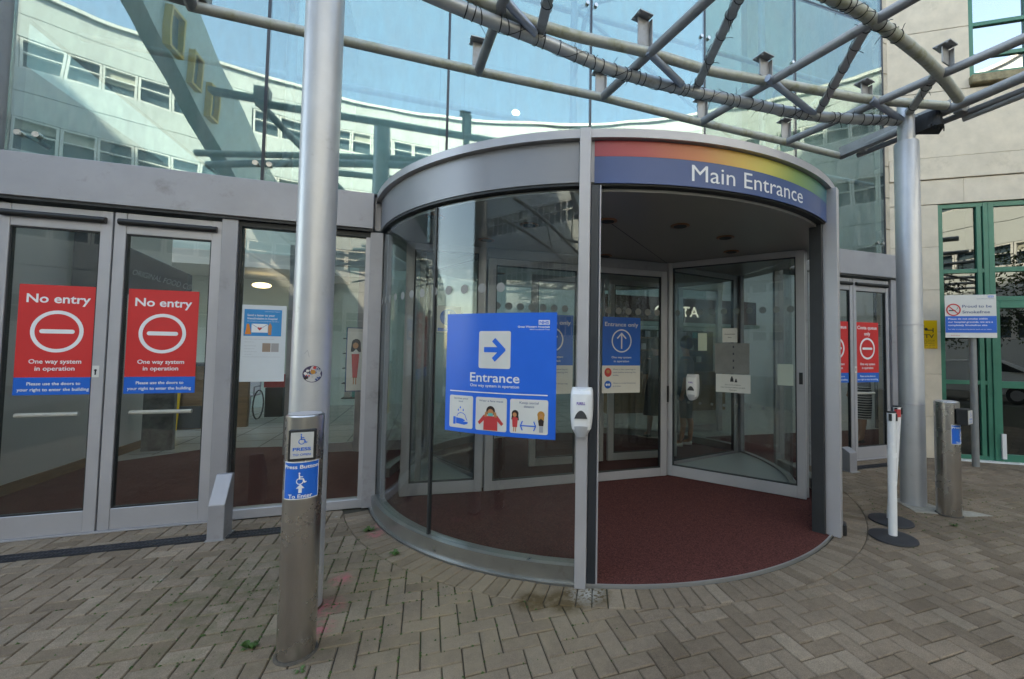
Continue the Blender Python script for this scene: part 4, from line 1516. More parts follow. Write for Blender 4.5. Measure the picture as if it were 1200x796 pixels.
# flat web struts between the chords
webs = [((.80, 3.24, zc + .03), (.73, 2.30, zb)), ((2.42, 3.45, zc + .03), (2.05, 2.28, zb)), ((3.9, 3.38, zc + .03), (3.23, 2.31, zb)), ((4.84, 3.08, zc + .05), (4.42, 2.57, zb))]
for a, b in webs:
    MB().obox(a, b, .075, .03).build('web_strut', TUBE, cv, bevel=.004)
for a, b in (((1.76, 3.22, zb), (2.23, 3.40, zc)), ((3.02, 3.16, zb), (3.87, 3.38, zc)), ((.50, 3.1, zb), (.76, 3.24, zc)), ((4.28, 3.08, zb), (4.80, 3.13, zc))):
    pipe('tie_strut', [a, b], .034, mat('pale blue grey strut', (.30, .34, .42), .4, .4, .1, 5) if 'pale blue grey strut' not in bpy.data.materials else bpy.data.materials['pale blue grey strut'], cv, 12)
# extra struts of the canopy bays over the camera (seen only in the glass)
for x_ in (.3, 1.7, 3.1, 4.5):
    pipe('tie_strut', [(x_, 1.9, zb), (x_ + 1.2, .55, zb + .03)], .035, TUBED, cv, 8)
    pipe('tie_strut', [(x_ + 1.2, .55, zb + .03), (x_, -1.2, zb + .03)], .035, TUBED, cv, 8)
for x_ in (-3.4, -1.7, 0., 1.7, 3.4):
    for k_ in range(5):
        y_ = -1.2 - 1.8 * k_
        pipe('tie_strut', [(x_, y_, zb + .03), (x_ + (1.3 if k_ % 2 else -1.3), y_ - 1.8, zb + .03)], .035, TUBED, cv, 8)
for x_ in (-3.2, -4.6):
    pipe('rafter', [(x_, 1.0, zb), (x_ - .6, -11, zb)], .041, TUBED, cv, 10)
for x_, lab_ in ((-1.1, 'silver canopy column behind the viewpoint, mirrored left in the drum glass'), (4.9, 'silver canopy column behind the viewpoint, mirrored right in the drum glass')):
    t = thing('canopy_column', lab_, 'column', (x_, -6.6, 0), 'silver canopy columns')
    MB().lathe((x_, -6.6, 0), [(.11, 0), (.11, 4.1)], 28).build('shaft', SILVER, t, smooth=True)
# glass clamp brackets
def bracket(x, y, h=.24, rot=0., s=1.):
    mb = MB()
    c, s_ = cos(rot), sin(rot)
    def q(a, b, z): return (x + a * c - b * s_, y + a * s_ + b * c, zb + .035 + z)
    def bb(a0, a1, b0, b1, z0, z1):
        vs = [q(a, b, z) for z in (z0, z1) for a, b in ((a0, b0), (a1, b0), (a1, b1), (a0, b1))]
        mb.mesh(vs, [(3, 2, 1, 0), (4, 5, 6, 7), (0, 1, 5, 4), (1, 2, 6, 5), (2, 3, 7, 6), (3, 0, 4, 7)])
    bb(-.075 * s, .075 * s, -.006, .006, 0, h)
    bb(.069 * s, .08 * s, -.05 * s, -.0065, 0, h)
    bb(-.11 * s, .06 * s, -.075, .06, h + .0005, h + .012)
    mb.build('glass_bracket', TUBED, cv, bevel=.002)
    m2 = MB()
    for a in (-.08, .03):
        for b in (-.045, .03):
            p = q(a, b, h - .006)
            m2.lathe(p, [(.011, 0), (.011, .005)], 8)
    m2.build('bracket_bolts', ALUL, cv)['kind'] = 'stuff'
for x, y, h_ in ((.39, 4.0, .24), (1.64, 4.0, .22), (2.92, 4.05, .22), (4.17, 4.08, .22)):
    bracket(x, y, h_, 0, .75)
for x, y, h_ in ((1.74, 3.25, .27), (3.02, 3.20, .17), (4.22, 3.1, .12), (4.43, 2.5, .15)):
    bracket(x, y, h_, .15, .85)
# end plate and gutter on the last rafter
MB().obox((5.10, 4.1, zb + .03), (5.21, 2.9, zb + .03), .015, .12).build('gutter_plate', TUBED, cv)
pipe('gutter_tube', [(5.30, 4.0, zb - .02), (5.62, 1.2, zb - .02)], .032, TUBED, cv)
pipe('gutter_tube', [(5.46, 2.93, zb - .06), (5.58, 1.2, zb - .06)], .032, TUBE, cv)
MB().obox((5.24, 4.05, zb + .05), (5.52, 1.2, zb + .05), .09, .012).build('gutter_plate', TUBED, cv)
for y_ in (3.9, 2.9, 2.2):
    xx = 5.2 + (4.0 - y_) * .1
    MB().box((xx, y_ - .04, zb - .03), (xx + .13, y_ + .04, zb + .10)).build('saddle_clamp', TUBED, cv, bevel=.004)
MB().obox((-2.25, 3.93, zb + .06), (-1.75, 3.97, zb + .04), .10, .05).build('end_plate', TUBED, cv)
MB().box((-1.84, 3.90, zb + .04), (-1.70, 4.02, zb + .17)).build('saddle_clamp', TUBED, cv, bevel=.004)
# cable ties and wire
def ties(pts, r, step, name='cable_ties'):
    mb = MB()
    wire = []
    acc = 0
    ph = 0
    tot = 0
    nxt = 0
    for i in range(len(pts) - 1):
        a, b = V(pts[i]), V(pts[i + 1])
        L = (b - a).length
        d = (b - a).normalized()
        u = d.cross(V((0, 0, 1))).normalized()
        w = u.cross(d)
        x = 0
        while x < L:
            if tot + x >= nxt:
                p = a + d * x
                tl = random.uniform(-.35, .35)
                dd = (d + u * tl * .6 + w * random.uniform(-.3, .3)).normalized()
                uu = (u - dd * u.dot(dd)).normalized()
                ww = uu.cross(dd)
                rr = r + .004
                loop = [p + (uu * cos(2 * pi * k / 12) + ww * sin(2 * pi * k / 12)) * rr for k in range(13)]
                mb.tube(loop, .0042, 4, False)
                if random.random() < .8:
                    a0 = random.uniform(0, 2 * pi)
                    e0 = p + (uu * cos(a0) + ww * sin(a0)) * rr
                    tdir = (uu * cos(a0 + random.uniform(-.8, .8)) + ww * sin(a0) + d * random.uniform(-.8, .8)).normalized()
                    mb.tube([e0, e0 + tdir * random.uniform(.02, .06), e0 + tdir * random.uniform(.05, .09) + V((0, 0, -.01))], .0026, 4)
                nxt = tot + x + step * random.uniform(.45, 1.6)
            x += .01
        # wandering wire
        for k in range(3):
            f = k / 3
            ph += L / 3 / .5 * 2 * pi
            wire.append(a + d * L * f + (u * cos(ph) + w * sin(ph)) * (r + .006))
        tot += L
    mb.tube(wire, .0028, 4)
    o = mb.build(name, CABLE, cv, smooth=False, fix=False)
    o['kind'] = 'stuff'
ties(Cpts[18:], .052, .10)
ties(Dpts[10:38], .047, .10)
for a, b in webs:
    a, b = V(a), V(b)
    ties([a + (b - a) * k / 8 for k in range(9)], .040, .2)

# black flood lamp near the column head
t = thing('flood_lamp', 'black ribbed flood lamp hung behind the right column head', 'lamp', (5.1, 3.1, 4.0))
mb = MB()
vs = []
for z, s_ in ((3.98, 1.), (4.16, .8)):
    for k in range(14):
        a = pi * k / 13
        vs.append((5.02 + .26 * (k / 13) * 1.0, 3.16 - .16 * s_ * sin(a) - .1 * k / 13, z + .04 * sin(a)))
n = 14
mb.mesh(vs, [tuple(range(n))[::-1], tuple(range(n, 2 * n))] + [(i, i + 1, n + i + 1, n + i) for i in range(n - 1)] + [(n - 1, 0, n, 2 * n - 1)])
mb.build('lamp_hood', BLACKP, t)
mb = MB()
for k in range(5):
    mb.tube([(5.0 + k * .05, 3.0, 3.99), (5.03 + k * .05, 2.98, 4.02), (5.06 + k * .05, 3.0, 3.985)], .006, 6)
mb.build('cable', BLACKP, t)

# ------------------------------------------------------------------ bollards
def wheelchair(q, cx_, cy_, s, m, w=.12):
    q.ring('wheelchair_symbol', cx_ - .05 * s, cy_ - .28 * s, .27 * s, .36 * s, m, a0=110, a1=385, n=20)
    q.disc('wheelchair_symbol', cx_ - .12 * s, cy_ + .60 * s, .09 * s, m, n=10)
    q.strokes('wheelchair_symbol', [[(cx_ - .12 * s, cy_ + .45 * s), (cx_ - .09 * s, cy_ - .02 * s), (cx_ + .25 * s, cy_ - .04 * s), (cx_ + .38 * s, cy_ - .42 * s), (cx_ + .52 * s, cy_ - .36 * s)], [(cx_ - .1 * s, cy_ + .2 * s), (cx_ + .18 * s, cy_ + .2 * s)]], w * s, m)
def bollard(c, R_, H, face, lab, padproud, zp):
    t = thing('push_button_bollard', lab, 'bollard', (c[0], c[1], 0), 'stainless steel push button bollards')
    MB().lathe((c[0], c[1], 0), [(R_, 0), (R_, H - .006), (R_ - .006, H)], 56).build('shaft', STEEL, t, smooth=True)
    MB().lathe((c[0], c[1], H + .0005), [(R_ - .012, 0), (R_ - .012, .003)], 40).build('cap', ALUL, t)
    MB().lathe((c[0], c[1], 0), [(R_ + .012, 0), (R_ + .004, .01)], 40).build('foot_ring', mat('grimy foot', (.07, .06, .05), .9, 0, .4, 30) if 'grimy foot' not in bpy.data.materials else bpy.data.materials['grimy foot'], t)
    a = radians(face)
    n = V((cos(a), sin(a), 0))
    u = V((-sin(a), cos(a), 0))
    o = V((c[0], c[1], zp)) + n * (R_ * (.80 if padproud < .05 else .9))
    P = planar(o, u, FZ)
    hw_ = .067 if R_ > .09 else .060
    board(P, -hw_, -.077, hw_, .077, padproud).build('button_housing', BLACKP, t, bevel=.004)
    pl_ = lambda x, y, d=0.: P(x, y, d + padproud)
    board(pl_, -hw_ + .011, -.064, hw_ - .011, .064, .004).build('button_plate', flat('satin plate', (.52, .52, .52), .3) if 'satin plate' not in bpy.data.materials else bpy.data.materials['satin plate'], t)
    q = Print(pl_, t, .0052)
    wheelchair(q, 0, .030, .040, BLUE)
    q.text('PRESS', 0, -.018, .016, BLUE, w=.078, bold=.03)
    q.text('TO OPEN', 0, -.045, .011, BLUE, w=.076, bold=.02)
    # wrap round sticker
    P2 = cylf(c, R_, face - 1, zp - .079 - .19)
    w_ = R_ * 1.95
    board(lambda x, y, d=0.: P2(x, y + .0 + .018 * 0, d), -w_ / 2, 0, w_ / 2, .186, .0012, 16).build('sticker', WHT, t, smooth=True)
    q = Print(P2, t, .002, nx=14)
    q.rect('sticker_print', -w_ / 2 + .004, .005, w_ / 2 - .004, .181, BLUE)
    q = Print(P2, t, .0034)
    q.text('Press Button', 0, .162, .019, WHT, w=w_ * .93, bold=.02)
    wheelchair(q, 0, .103, .045, WHT)
    q.strokes('arrow', [[(0, .038), (0, .062)]], .014, WHT)
    q.poly('arrow', [(-.018, .055), (.018, .055), (0, .077)], WHT)
    q.text('To Enter', 0, .018, .019, WHT, w=w_ * .62, bold=.02)
    return t
bollard((-.590, 2.545), .087, 1.205, -83, 'near stainless steel bollard with white PRESS TO OPEN button plate', .022, 1.062)
bollard((4.885, 2.82), .0985, 1.10, -76, 'stainless steel bollard beside the right column, button turned away', .085, .965)

# ------------------------------------------------------------------ queue posts
def stanchion(x, y, tx, ty, lab):
    t = thing('queue_post', lab, 'queue post', (x, y, 0), 'white queue barrier posts')
    MB().lathe((x, y, 0), [(.172, 0), (.176, .006), (.172, .014), (.10, .024), (.035, .028)], 48).build('base', mat('black rubber base', (.02, .02, .024), .6, 0, .25, 20, .1, 200) if 'black rubber base' not in bpy.data.materials else bpy.data.materials['black rubber base'], t, smooth=True)
    MB().tube([(x, y, .026), (x + tx, y + ty, 1.0)], .0325, 24).build('pole', WHITEP, t, smooth=True)
    X, Y = x + tx, y + ty
    MB().tube([(X, Y, .995), (X, Y, 1.055)], [.034, .034], 24).build('belt_head', WHITEP, t, smooth=True)
    MB().lathe((X, Y, 1.0555), [(.034, 0), (.034, .008), (.03, .012)], 24).build('head_cap', BLACKP, t)
    m2 = MB()
    for a in (-70, 20, 110, 200):
        d = V((cos(radians(a)), sin(radians(a)), 0))
        m2.obox(V((X, Y, 1.02)) + d * .03, V((X, Y, 1.02)) + d * .040, .022, .06)
    m2.build('belt_clip', BLACKP, t)
    return t
stanchion(3.785, 2.60, -.005, -.01, 'nearer white queue post on a black round base')
s2 = stanchion(4.14, 2.86, .11, .0, 'farther white queue post leaning slightly behind the nearer one')
MB().box((4.16, 2.80, .97), (4.21, 2.825, 1.04)).build('belt_end', REDP, s2)

# ------------------------------------------------------------------ 45 degree stone building
sb = thing('stone_building', 'pale limestone building with green framed windows set at an angle', 'building', tuple(WN * WD + WS * 5))
def WP(s_, d_, z): return WN * (WD + d_) + WS * s_ + V((0, 0, z))
def wbox(name, s0, s1, d0, d1, z0, z1, m, bevel=0., par=None):
    vs = [WP(s, d, z) for z in (z0, z1) for s, d in ((s0, d0), (s1, d0), (s1, d1), (s0, d1))]
    mb = MB().mesh(vs, [(3, 2, 1, 0), (4, 5, 6, 7), (0, 1, 5, 4), (1, 2, 6, 5), (2, 3, 7, 6), (3, 0, 4, 7)])
    return mb.build(name, m, par or sb, bevel=bevel)
S0 = 3.13
wbox('backing_wall', S0 + .02, 14, .07, .4, 3.9, 16, STONED)
wbox('backing_wall', S0 + .02, 3.76, .07, .4, 0, 3.9, STONED)
zs = [0, .62, 1.26, 1.9, 2.54, 3.2, 3.852]
for i in range(6):
    wbox('stone_block', S0, 3.765, .0, .068, zs[i] + .002, zs[i + 1] - .002, STONE, .002)
def course(z0, z1, cuts, d0=0.):
    for a, b in zip(cuts, cuts[1:]):
        wbox('stone_block', a + .0015, b - .0015, d0, .068, z0 + (.006 if z0 < 4.6 else .002), z1 - .002, STONE, .002)
course(3.856, 4.238, [S0, 4.10, 5.6, 9.0])
course(4.243, 4.583, [S0, 5.2, 9.0], -.02)
course(4.588, 5.62, [S0, 4.95, 9.0])
course(5.625, 6.6, [S0, 4.215])
course(6.605, 7.3, [S0, 4.215])
course(7.31, 7.85, [S0, 3.7, 5.0, 6.5, 9.0])
course(7.86, 8.4, [S0, 4.1, 5.4, 9.0])
# return face parallel to the glass
for i in range(16):
    z0 = i * .5 + .0
    if z0 > 9: break
    bx('return_block', (6.742, YF + .03, z0 + .004), (6.835, YF + .2, z0 + .496), STONED, sb, bevel=.005)
# upper window
def wframe(s0, s1, z0, z1, mull, trans, par, m=GREEN, w=.06, dd=.02, d1=.09, glassm=G_GRN, name='window', sash=True):
    f = MB()
    def b(s_0, s_1, z_0, z_1, da=dd, db=d1):
        vs = [WP(s, d, z) for z in (z_0, z_1) for s, d in ((s_0, da), (s_1, da), (s_1, db), (s_0, db))]
        f.mesh(vs, [(3, 2, 1, 0), (4, 5, 6, 7), (0, 1, 5, 4), (1, 2, 6, 5), (2, 3, 7, 6), (3, 0, 4, 7)])
    b(s0, s0 + w, z0, z1); b(s1 - w, s1, z0, z1)
    b(s0 + w + .0003, s1 - w - .0003, z0, z0 + w, dd + .002); b(s0 + w + .0003, s1 - w - .0003, z1 - w, z1, dd + .002)
    for x_ in mull: b(x_ - w / 2, x_ + w / 2, z0 + w + .0003, z1 - w - .0003, dd - .003)
    xs = [s0 + w] + [q for x_ in mull for q in (x_ - w / 2, x_ + w / 2)] + [s1 - w]
    zz = [z0 + w] + [q for t_ in trans for q in (t_ - w / 2, t_ + w / 2)] + [z1 - w]
    for t_ in trans:
        for a in range(0, len(xs), 2):
            b(xs[a] + .0003, xs[a + 1] - .0003, t_ - w / 2, t_ + w / 2, dd + .001)
    o = f.build(name, m, par, bevel=.003)
    for a in range(0, len(xs), 2):
        for c in range(0, len(zz), 2):
            wbox('pane', xs[a] + .001, xs[a + 1] - .001, (dd + d1) / 2, (dd + d1) / 2 + .008, zz[c] + .001, zz[c + 1] - .001, glassm, 0, o)
    return o
wframe(4.22, 7.2, 5.80, 7.28, [4.95, 5.9], [6.12, 6.62], sb, glassm=glass('blind backed glass', (.10, .12, .22), .55, 1, 3.5, wav=.2))
wbox('window_sill', 4.20, 7.3, -.08, .15, 5.66, 5.785, SILL, .01)
# lower glazed screen
wframe(3.77, 4.40, .02, 3.85, [4.285], [1.15, 2.31, 2.82], sb, name='glazed_screen')
wframe(4.402, 6.6, 2.36, 3.85, [5.5], [2.83], sb, name='glazed_screen', w=.07)
wframe(4.402, 5.45, .02, 2.355, [], [1.13], sb, name='green_door', w=.10, dd=.0)
wframe(5.452, 6.6, .02, 2.355, [], [1.13], sb, name='green_door', w=.10, dd=.0)
wbox('door_sill', 3.77, 6.6, -.06, .1, .0, .018, WHITEP)
wbox('hinge_post', 4.47, 4.52, -.03, -.001, .06, .42, WHITEP)
for z0_, z1_ in ((0, 2.9), (2.95, 5.6)):
    wbox('room_wall', 3.9, 9, 2.6, 2.7, z0_, z1_, WALLD)
wbox('room_floor', 3.78, 9, .1, 2.59, -.02, .003, ALUD)
wbox('room_ceiling', 3.78, 9, .1, 2.59, 2.91, 2.94, WALLD)
wbox('stone_block', 6.61, 14, .0, .068, 0, 3.85, STONE)

# yellow camera notice
yb = thing('camera_notice', 'yellow CCTV notice on the stone wall partly behind the column', 'sign', tuple(WP(3.55, 0, 1.6)))
P = planar(WP(3.545, -.001, 0), WS, FZ)
board(P, -.175, 1.645, .175, 2.075, .006).build('board', YEL, yb, bevel=.002)
q = Print(P, yb, .0075)
q.poly('camera_icon', [(-.14, 1.98), (-.02, 2.03), (.01, 1.985), (-.12, 1.93)], BLK)
q.strokes('camera_icon', [[(.015, 1.955), (.045, 1.925), (.12, 1.925)], [(.12, 1.955), (.12, 1.895)]], .012, BLK)
q.disc('camera_icon', .03, 1.94, .022, BLK)
q.text('CCTV', -.0, 1.835, .06, BLK, w=.26, bold=.012)
for k in range(5):
    q.text(['Images are being', 'recorded for the', 'purpose of safety', 'and security of all', 'For details ask us'][k], .0, 1.775 - k * .026, .012, BLK, w=.27)

# smoke free sign on its post
sf = thing('smokefree_sign', 'white and blue Smokefree sign board on a grey post', 'sign', (7.33, 3.88, 0))
SP = V((7.335, 3.895, 0))
MB().tube([SP, SP + V((0, 0, 1.86))], .042, 24).build('post', mat('grey galvanised post', (.25, .26, .27), .5, .4, .1, 6), sf, smooth=True)
P = planar(SP + V((-.047, -.03, 0)) - WN * .02, WS, FZ)
board(P, -.335, 1.80, .265, 2.405, .005).build('board', PAPER, sf, bevel=.001)
q = Print(P, sf, .0062)
q.rect('blue_band', -.333, 1.870, .263, 2.105, BLUE)
q.up()
for k, s_ in enumerate(('Please do not smoke within', 'our hospital grounds, we are a', 'completely Smokefree site.')):
    q.text(s_, -.30, 2.068 - k * .045, .024, WHT, align='L', w=(.46, .52, .46)[k], bold=.012)
q.text('For help to stop smoking please speak to our team', -.30, 1.92, .014, WHT, align='L', w=.5)
q.text('Proud to be', -.13, 2.245, .040, NAVY, align='L', w=.34, bold=.01)
q.text('Smokefree', -.13, 2.165, .040, NAVY, align='L', w=.32, bold=.01)
q.ring('prohibition_ring', -.235, 2.195, .070, .088, REDP)
q.strokes('cigarette', [[(-.285, 2.185), (-.215, 2.185)]], .016, BLK)
q.strokes('cigarette', [[(-.20, 2.20), (-.185, 2.215), (-.19, 2.235)]], .005, BLK)
q.up().strokes('prohibition_bar', [[(-.29, 2.245), (-.18, 2.14)]], .014, REDP)
q.rect('logo_box', .17, 2.365, .235, 2.390, BLUE)
q.up().text('NHS', .2025, 2.3775, .018, WHT, w=.055, bold=.02)
q.text('Great Western Hospitals', .14, 2.348, .012, NAVY, w=.2)
q.text('Smokefree', -.22, 1.833, .014, REDP, w=.11)

# ------------------------------------------------------------------ lobby contents
t = thing('cafe_sign', 'dark maroon cafe fascia with white letters seen through the drum', 'sign', (6, 9, 2.2))
bx('fascia_board', (3.9, 9.02, 2.25), (8.2, 9.15, 2.85), MAROON, t)
bx('soffit', (3.9, 8.9, 2.16), (8.2, 9.3, 2.245), WALLG, t)
Print(planar((5.55, 9.015, 0), FX, FZ), t, .002).text('COSTA', .25, 2.53, .26, emit('glowing sign letter', (.85, .85, .85), .22), w=1.25, bold=.012)  # glow added to keep the letters bright through the layered glass
cafe = thing('cafe_counter', 'dark cafe counter and shelving beneath the maroon fascia', 'counter', (6, 10, 0))
bx('back_panel', (3.9, 10.8, 0), (8.2, 10.95, 2.15), WALLD, cafe)
bx('counter', (4.2, 9.5, 0), (7.6, 10.0, 1.0), WOOD, cafe)
for k in range(3):
    bx('shelf', (4.3, 10.5, 1.2 + k * .35), (7.8, 10.79, 1.23 + k * .35), WOOD, cafe)
for k in range(26):
    x = 4.4 + k * .13
    bx('jar', (x, 10.55, 1.231 + (k % 3) * .35), (x + .09, 10.68, 1.40 + (k % 3) * .35), random.choice([GREYP, ORNG, WHITEP, TEALP, WOOD]), cafe)
t = thing('food_court_sign', 'dark sloping food court sign seen through the left doors', 'sign', (-3.2, 6.6, 2.0))
mb = MB()
vs = [(-3.95, 6.5, 2.95), (-2.86, 6.5, 2.43), (-2.86, 6.5, 2.15), (-3.95, 6.5, 2.15)]
vs += [(a, b + .12, c) for a, b, c in vs]
mb.mesh(vs, [(3, 2, 1, 0), (4, 5, 6, 7), (0, 1, 5, 4), (1, 2, 6, 5), (2, 3, 7, 6), (3, 0, 4, 7)])
mb.build('board', mat('slate board', (.055, .06, .07), .5, 0, .1, 3), t)
P = planar((-3.26, 6.495, 2.40), (.965, 0, -.262), (.262, 0, .965))
Print(P, t, .001).text('ORIGINAL FOOD CO.', .18, -.015, .07, GREYPR, w=.62)
t = thing('reception_desk', 'brown wood desk with patterned panel beyond the left doors', 'desk', (-3.5, 8.5, 0))
bx('patterned_panel', (-3.86, 7.78, 0), (-3.5, 7.86, 1.5), mat('patterned dark panel', (.14, .15, .15), .5, 0, .6, 6), t)
bx('desk_front', (-4.9, 9.6, .0), (-3.2, 9.7, 1.15), WOOD, t)
bx('desk_top', (-4.95, 9.5, 1.152), (-3.1, 10.2, 1.2), WALLD, t)
bx('kick_board', (-4.8, 9.56, .02), (-3.9, 9.598, .42), WALLD, t)
t = thing('wet_floor_sign', 'yellow folding wet floor sign in the lobby', 'floor sign', (-4.36, 9.6, 0))
mb = MB()
mb.obox((-4.36, 9.5, 0), (-4.36, 9.62, .95), .28, .015, up=(0, 1, 0))
mb.obox((-4.36, 9.76, 0), (-4.36, 9.64, .95), .28, .015, up=(0, 1, 0))
mb.build('panel', YEL, t)
t = thing('red_trolley', 'small red and dark cleaning trolley in the lobby', 'trolley', (-2.9, 10.2, 0))
bx('tray', (-3.1, 10.1, .7), (-2.75, 10.5, .95), REDP, t)
bx('body', (-3.08, 10.12, .1), (-2.77, 10.48, .69), BLACKP, t)
mb = MB()
mb.tube([(-2.93, 10.3, .95), (-2.93, 10.28, 1.7)], .015, 8)
mb.build('mop_handle', TEALP, t)
# parked wheelchairs in pale grey
def chair(x, y, lab):
    t = thing('wheelchair', lab, 'wheelchair', (x, y, 0), 'wheelchairs parked in the lobby')
    mb = MB()
    for s_ in (-.26, .26):
        mb.tube([(x + s_, y + .3 * cos(2 * pi * k / 20), .30 + .3 * sin(2 * pi * k / 20)) for k in range(21)], .014, 6, False)
    mb.build('wheel', BLACKP, t)
    mb = MB()
    for s_ in (-.22, .22):
        mb.tube([(x + s_, y + .2, .5), (x + s_, y + .24, .95), (x + s_, y + .34, .95)], .013, 6)
        mb.tube([(x + s_, y + .2, .5), (x + s_, y - .3, .5), (x + s_, y - .36, .12)], .013, 6)
        mb.tube([(x + s_, y + .2, .68), (x + s_, y - .15, .68), (x + s_, y - .15, .5)], .013, 6)
    mb.build('frame', ALUL, t)
    bx('seat', (x - .21, y - .26, .49), (x + .21, y + .18, .52), WHITEP, t)
    bx('backrest', (x - .21, y + .2, .55), (x + .21, y + .225, .93), WHITEP, t)
chair(-3.6, 10.6, 'pale wheelchair parked below the envelope poster, left one')
chair(-2.95, 10.9, 'pale wheelchair parked nearer the lobby middle, right one')
t = thing('wall_lamp', 'lit oval wall lamp glowing above the envelope poster', 'lamp', (-3.2, 10.4, 2.6))
mb = MB().ball((-3.66, 11.5, 2.93), .13, (1.5, .8, .5), 16)
mb.build('shade', LAMPY, t, smooth=True)
for i, (px_, py_, z_) in enumerate(((1.55, 8.2, 6.25), (.55, 8.2, 5.2), (.10, 8.0, 4.75), (4.3, 9.4, 6.8))):
    t = thing('pendant_lamp', ['lit round pendant lamp high above the grey fascia', 'lit pendant lamp behind the long tube left of the drum', 'lowest lit pendant lamp behind the atrium glass', 'lit pendant lamp right of the rainbow sign'][i], 'lamp', (px_, py_, z_), 'lit pendant lamps in the atrium')
    MB().ball((px_, py_, z_), .075, (1, 1, .55), 14).build('globe', LAMP, t, smooth=True)
    pipe('stem', [(px_, py_, z_ + .06), (px_, py_, 9.9)], .006, ALUD, t, 6)
t = thing('display_rack', 'green and yellow leaflet rack seen through the fixed window', 'rack', (-1.35, 9.5, 0))
for k in range(5):
    bx('shelf', (-1.6, 9.5, .5 + k * .3), (-1.0, 9.75, .52 + k * .3), WALLD, t)
    for j in range(4):
        bx('leaflet', (-1.56 + j * .14, 9.6, .521 + k * .3), (-1.45 + j * .14, 9.63, .73 + k * .3), random.choice([YEL, TEALP, PAPER, LEAF]), t)
# inner lobby screen
t = thing('lobby_screen', 'glazed lobby screen with pale posts behind the entrance', 'glass screen', (0, 7, 0))
for x in (-1.85, -.95, -.2, 4.6, 5.5):
    bx('post', (x - .05, 7.02, 0), (x + .05, 7.10, 2.75), ALUL, t, bevel=.004)
for x0, x1 in ((-1.79, -1.01), (-.89, -.26), (4.66, 5.44)):
    bx('rail', (x0, 7.03, 0.01), (x1, 7.09, .14), ALUL, t)
    bx('pane', (x0, 7.055, .141), (x1, 7.063, 2.6), G_LOW, t)
bx('header', (-1.9, 7.0, 2.751), (5.55, 7.12, 3.0), ALUL, t)

# ------------------------------------------------------------------ people
def body(name, joints, edges, m, par, sub=2):
    me = bpy.data.meshes.new(name)
    o0 = ORG[par.name]
    me.from_pydata([(j[0] - o0.x, j[1] - o0.y, j[2] - o0.z) for j in joints], edges, [])
    o = bpy.data.objects.new(name, me)
    COL.objects.link(o)
    sk = o.modifiers.new('skin', 'SKIN')
    sk.use_smooth_shade = True
    for i, j in enumerate(joints):
        v = me.skin_vertices[0].data[i]
        v.radius = (j[3], j[4] if len(j) > 4 else j[3])
        v.use_root = i == 0
    ss = o.modifiers.new('sub', 'SUBSURF')
    ss.levels = ss.render_levels = sub
    dg = bpy.context.evaluated_depsgraph_get()
    me2 = bpy.data.meshes.new_from_object(o.evaluated_get(dg))
    bpy.data.objects.remove(o)
    me2.name = name
    me2.materials.clear()
    me2.materials.append(m)
    me2.polygons.foreach_set('use_smooth', [True] * len(me2.polygons))
    o = bpy.data.objects.new(name, me2)
    COL.objects.link(o)
    o.parent = par
    ORG[o.name] = o0
    return o
def striped():
    m = bpy.data.materials.new('black and white striped skirt')
    m.use_nodes = True
    t = m.node_tree
    b = t.nodes['Principled BSDF']
    b.inputs['Roughness'].default_value = .85
    tc = nd(t, 'ShaderNodeTexCoord')
    sp_ = nd(t, 'ShaderNodeSeparateXYZ')
    t.links.new(tc.outputs['Object'], sp_.inputs[0])
    k = nd(t, 'ShaderNodeMath', operation='MULTIPLY')
    k.inputs[1].default_value = 2 * pi / .042
    t.links.new(sp_.outputs[2], k.inputs[0])
    s_ = nd(t, 'ShaderNodeMath', operation='SINE')
    t.links.new(k.outputs[0], s_.inputs[0])
    g_ = nd(t, 'ShaderNodeMath', operation='GREATER_THAN')
    g_.inputs[1].default_value = .25
    t.links.new(s_.outputs[0], g_.inputs[0])
    mx = nd(t, 'ShaderNodeMix', data_type='RGBA')
    t.links.new(g_.outputs[0], mx.inputs[0])
    mx.inputs[6].default_value = (.02, .02, .022, 1)
    mx.inputs[7].default_value = (.6, .6, .6, 1)
    t.links.new(mx.outputs[2], b.inputs['Base Color'])
    return m
STRIPE = striped()
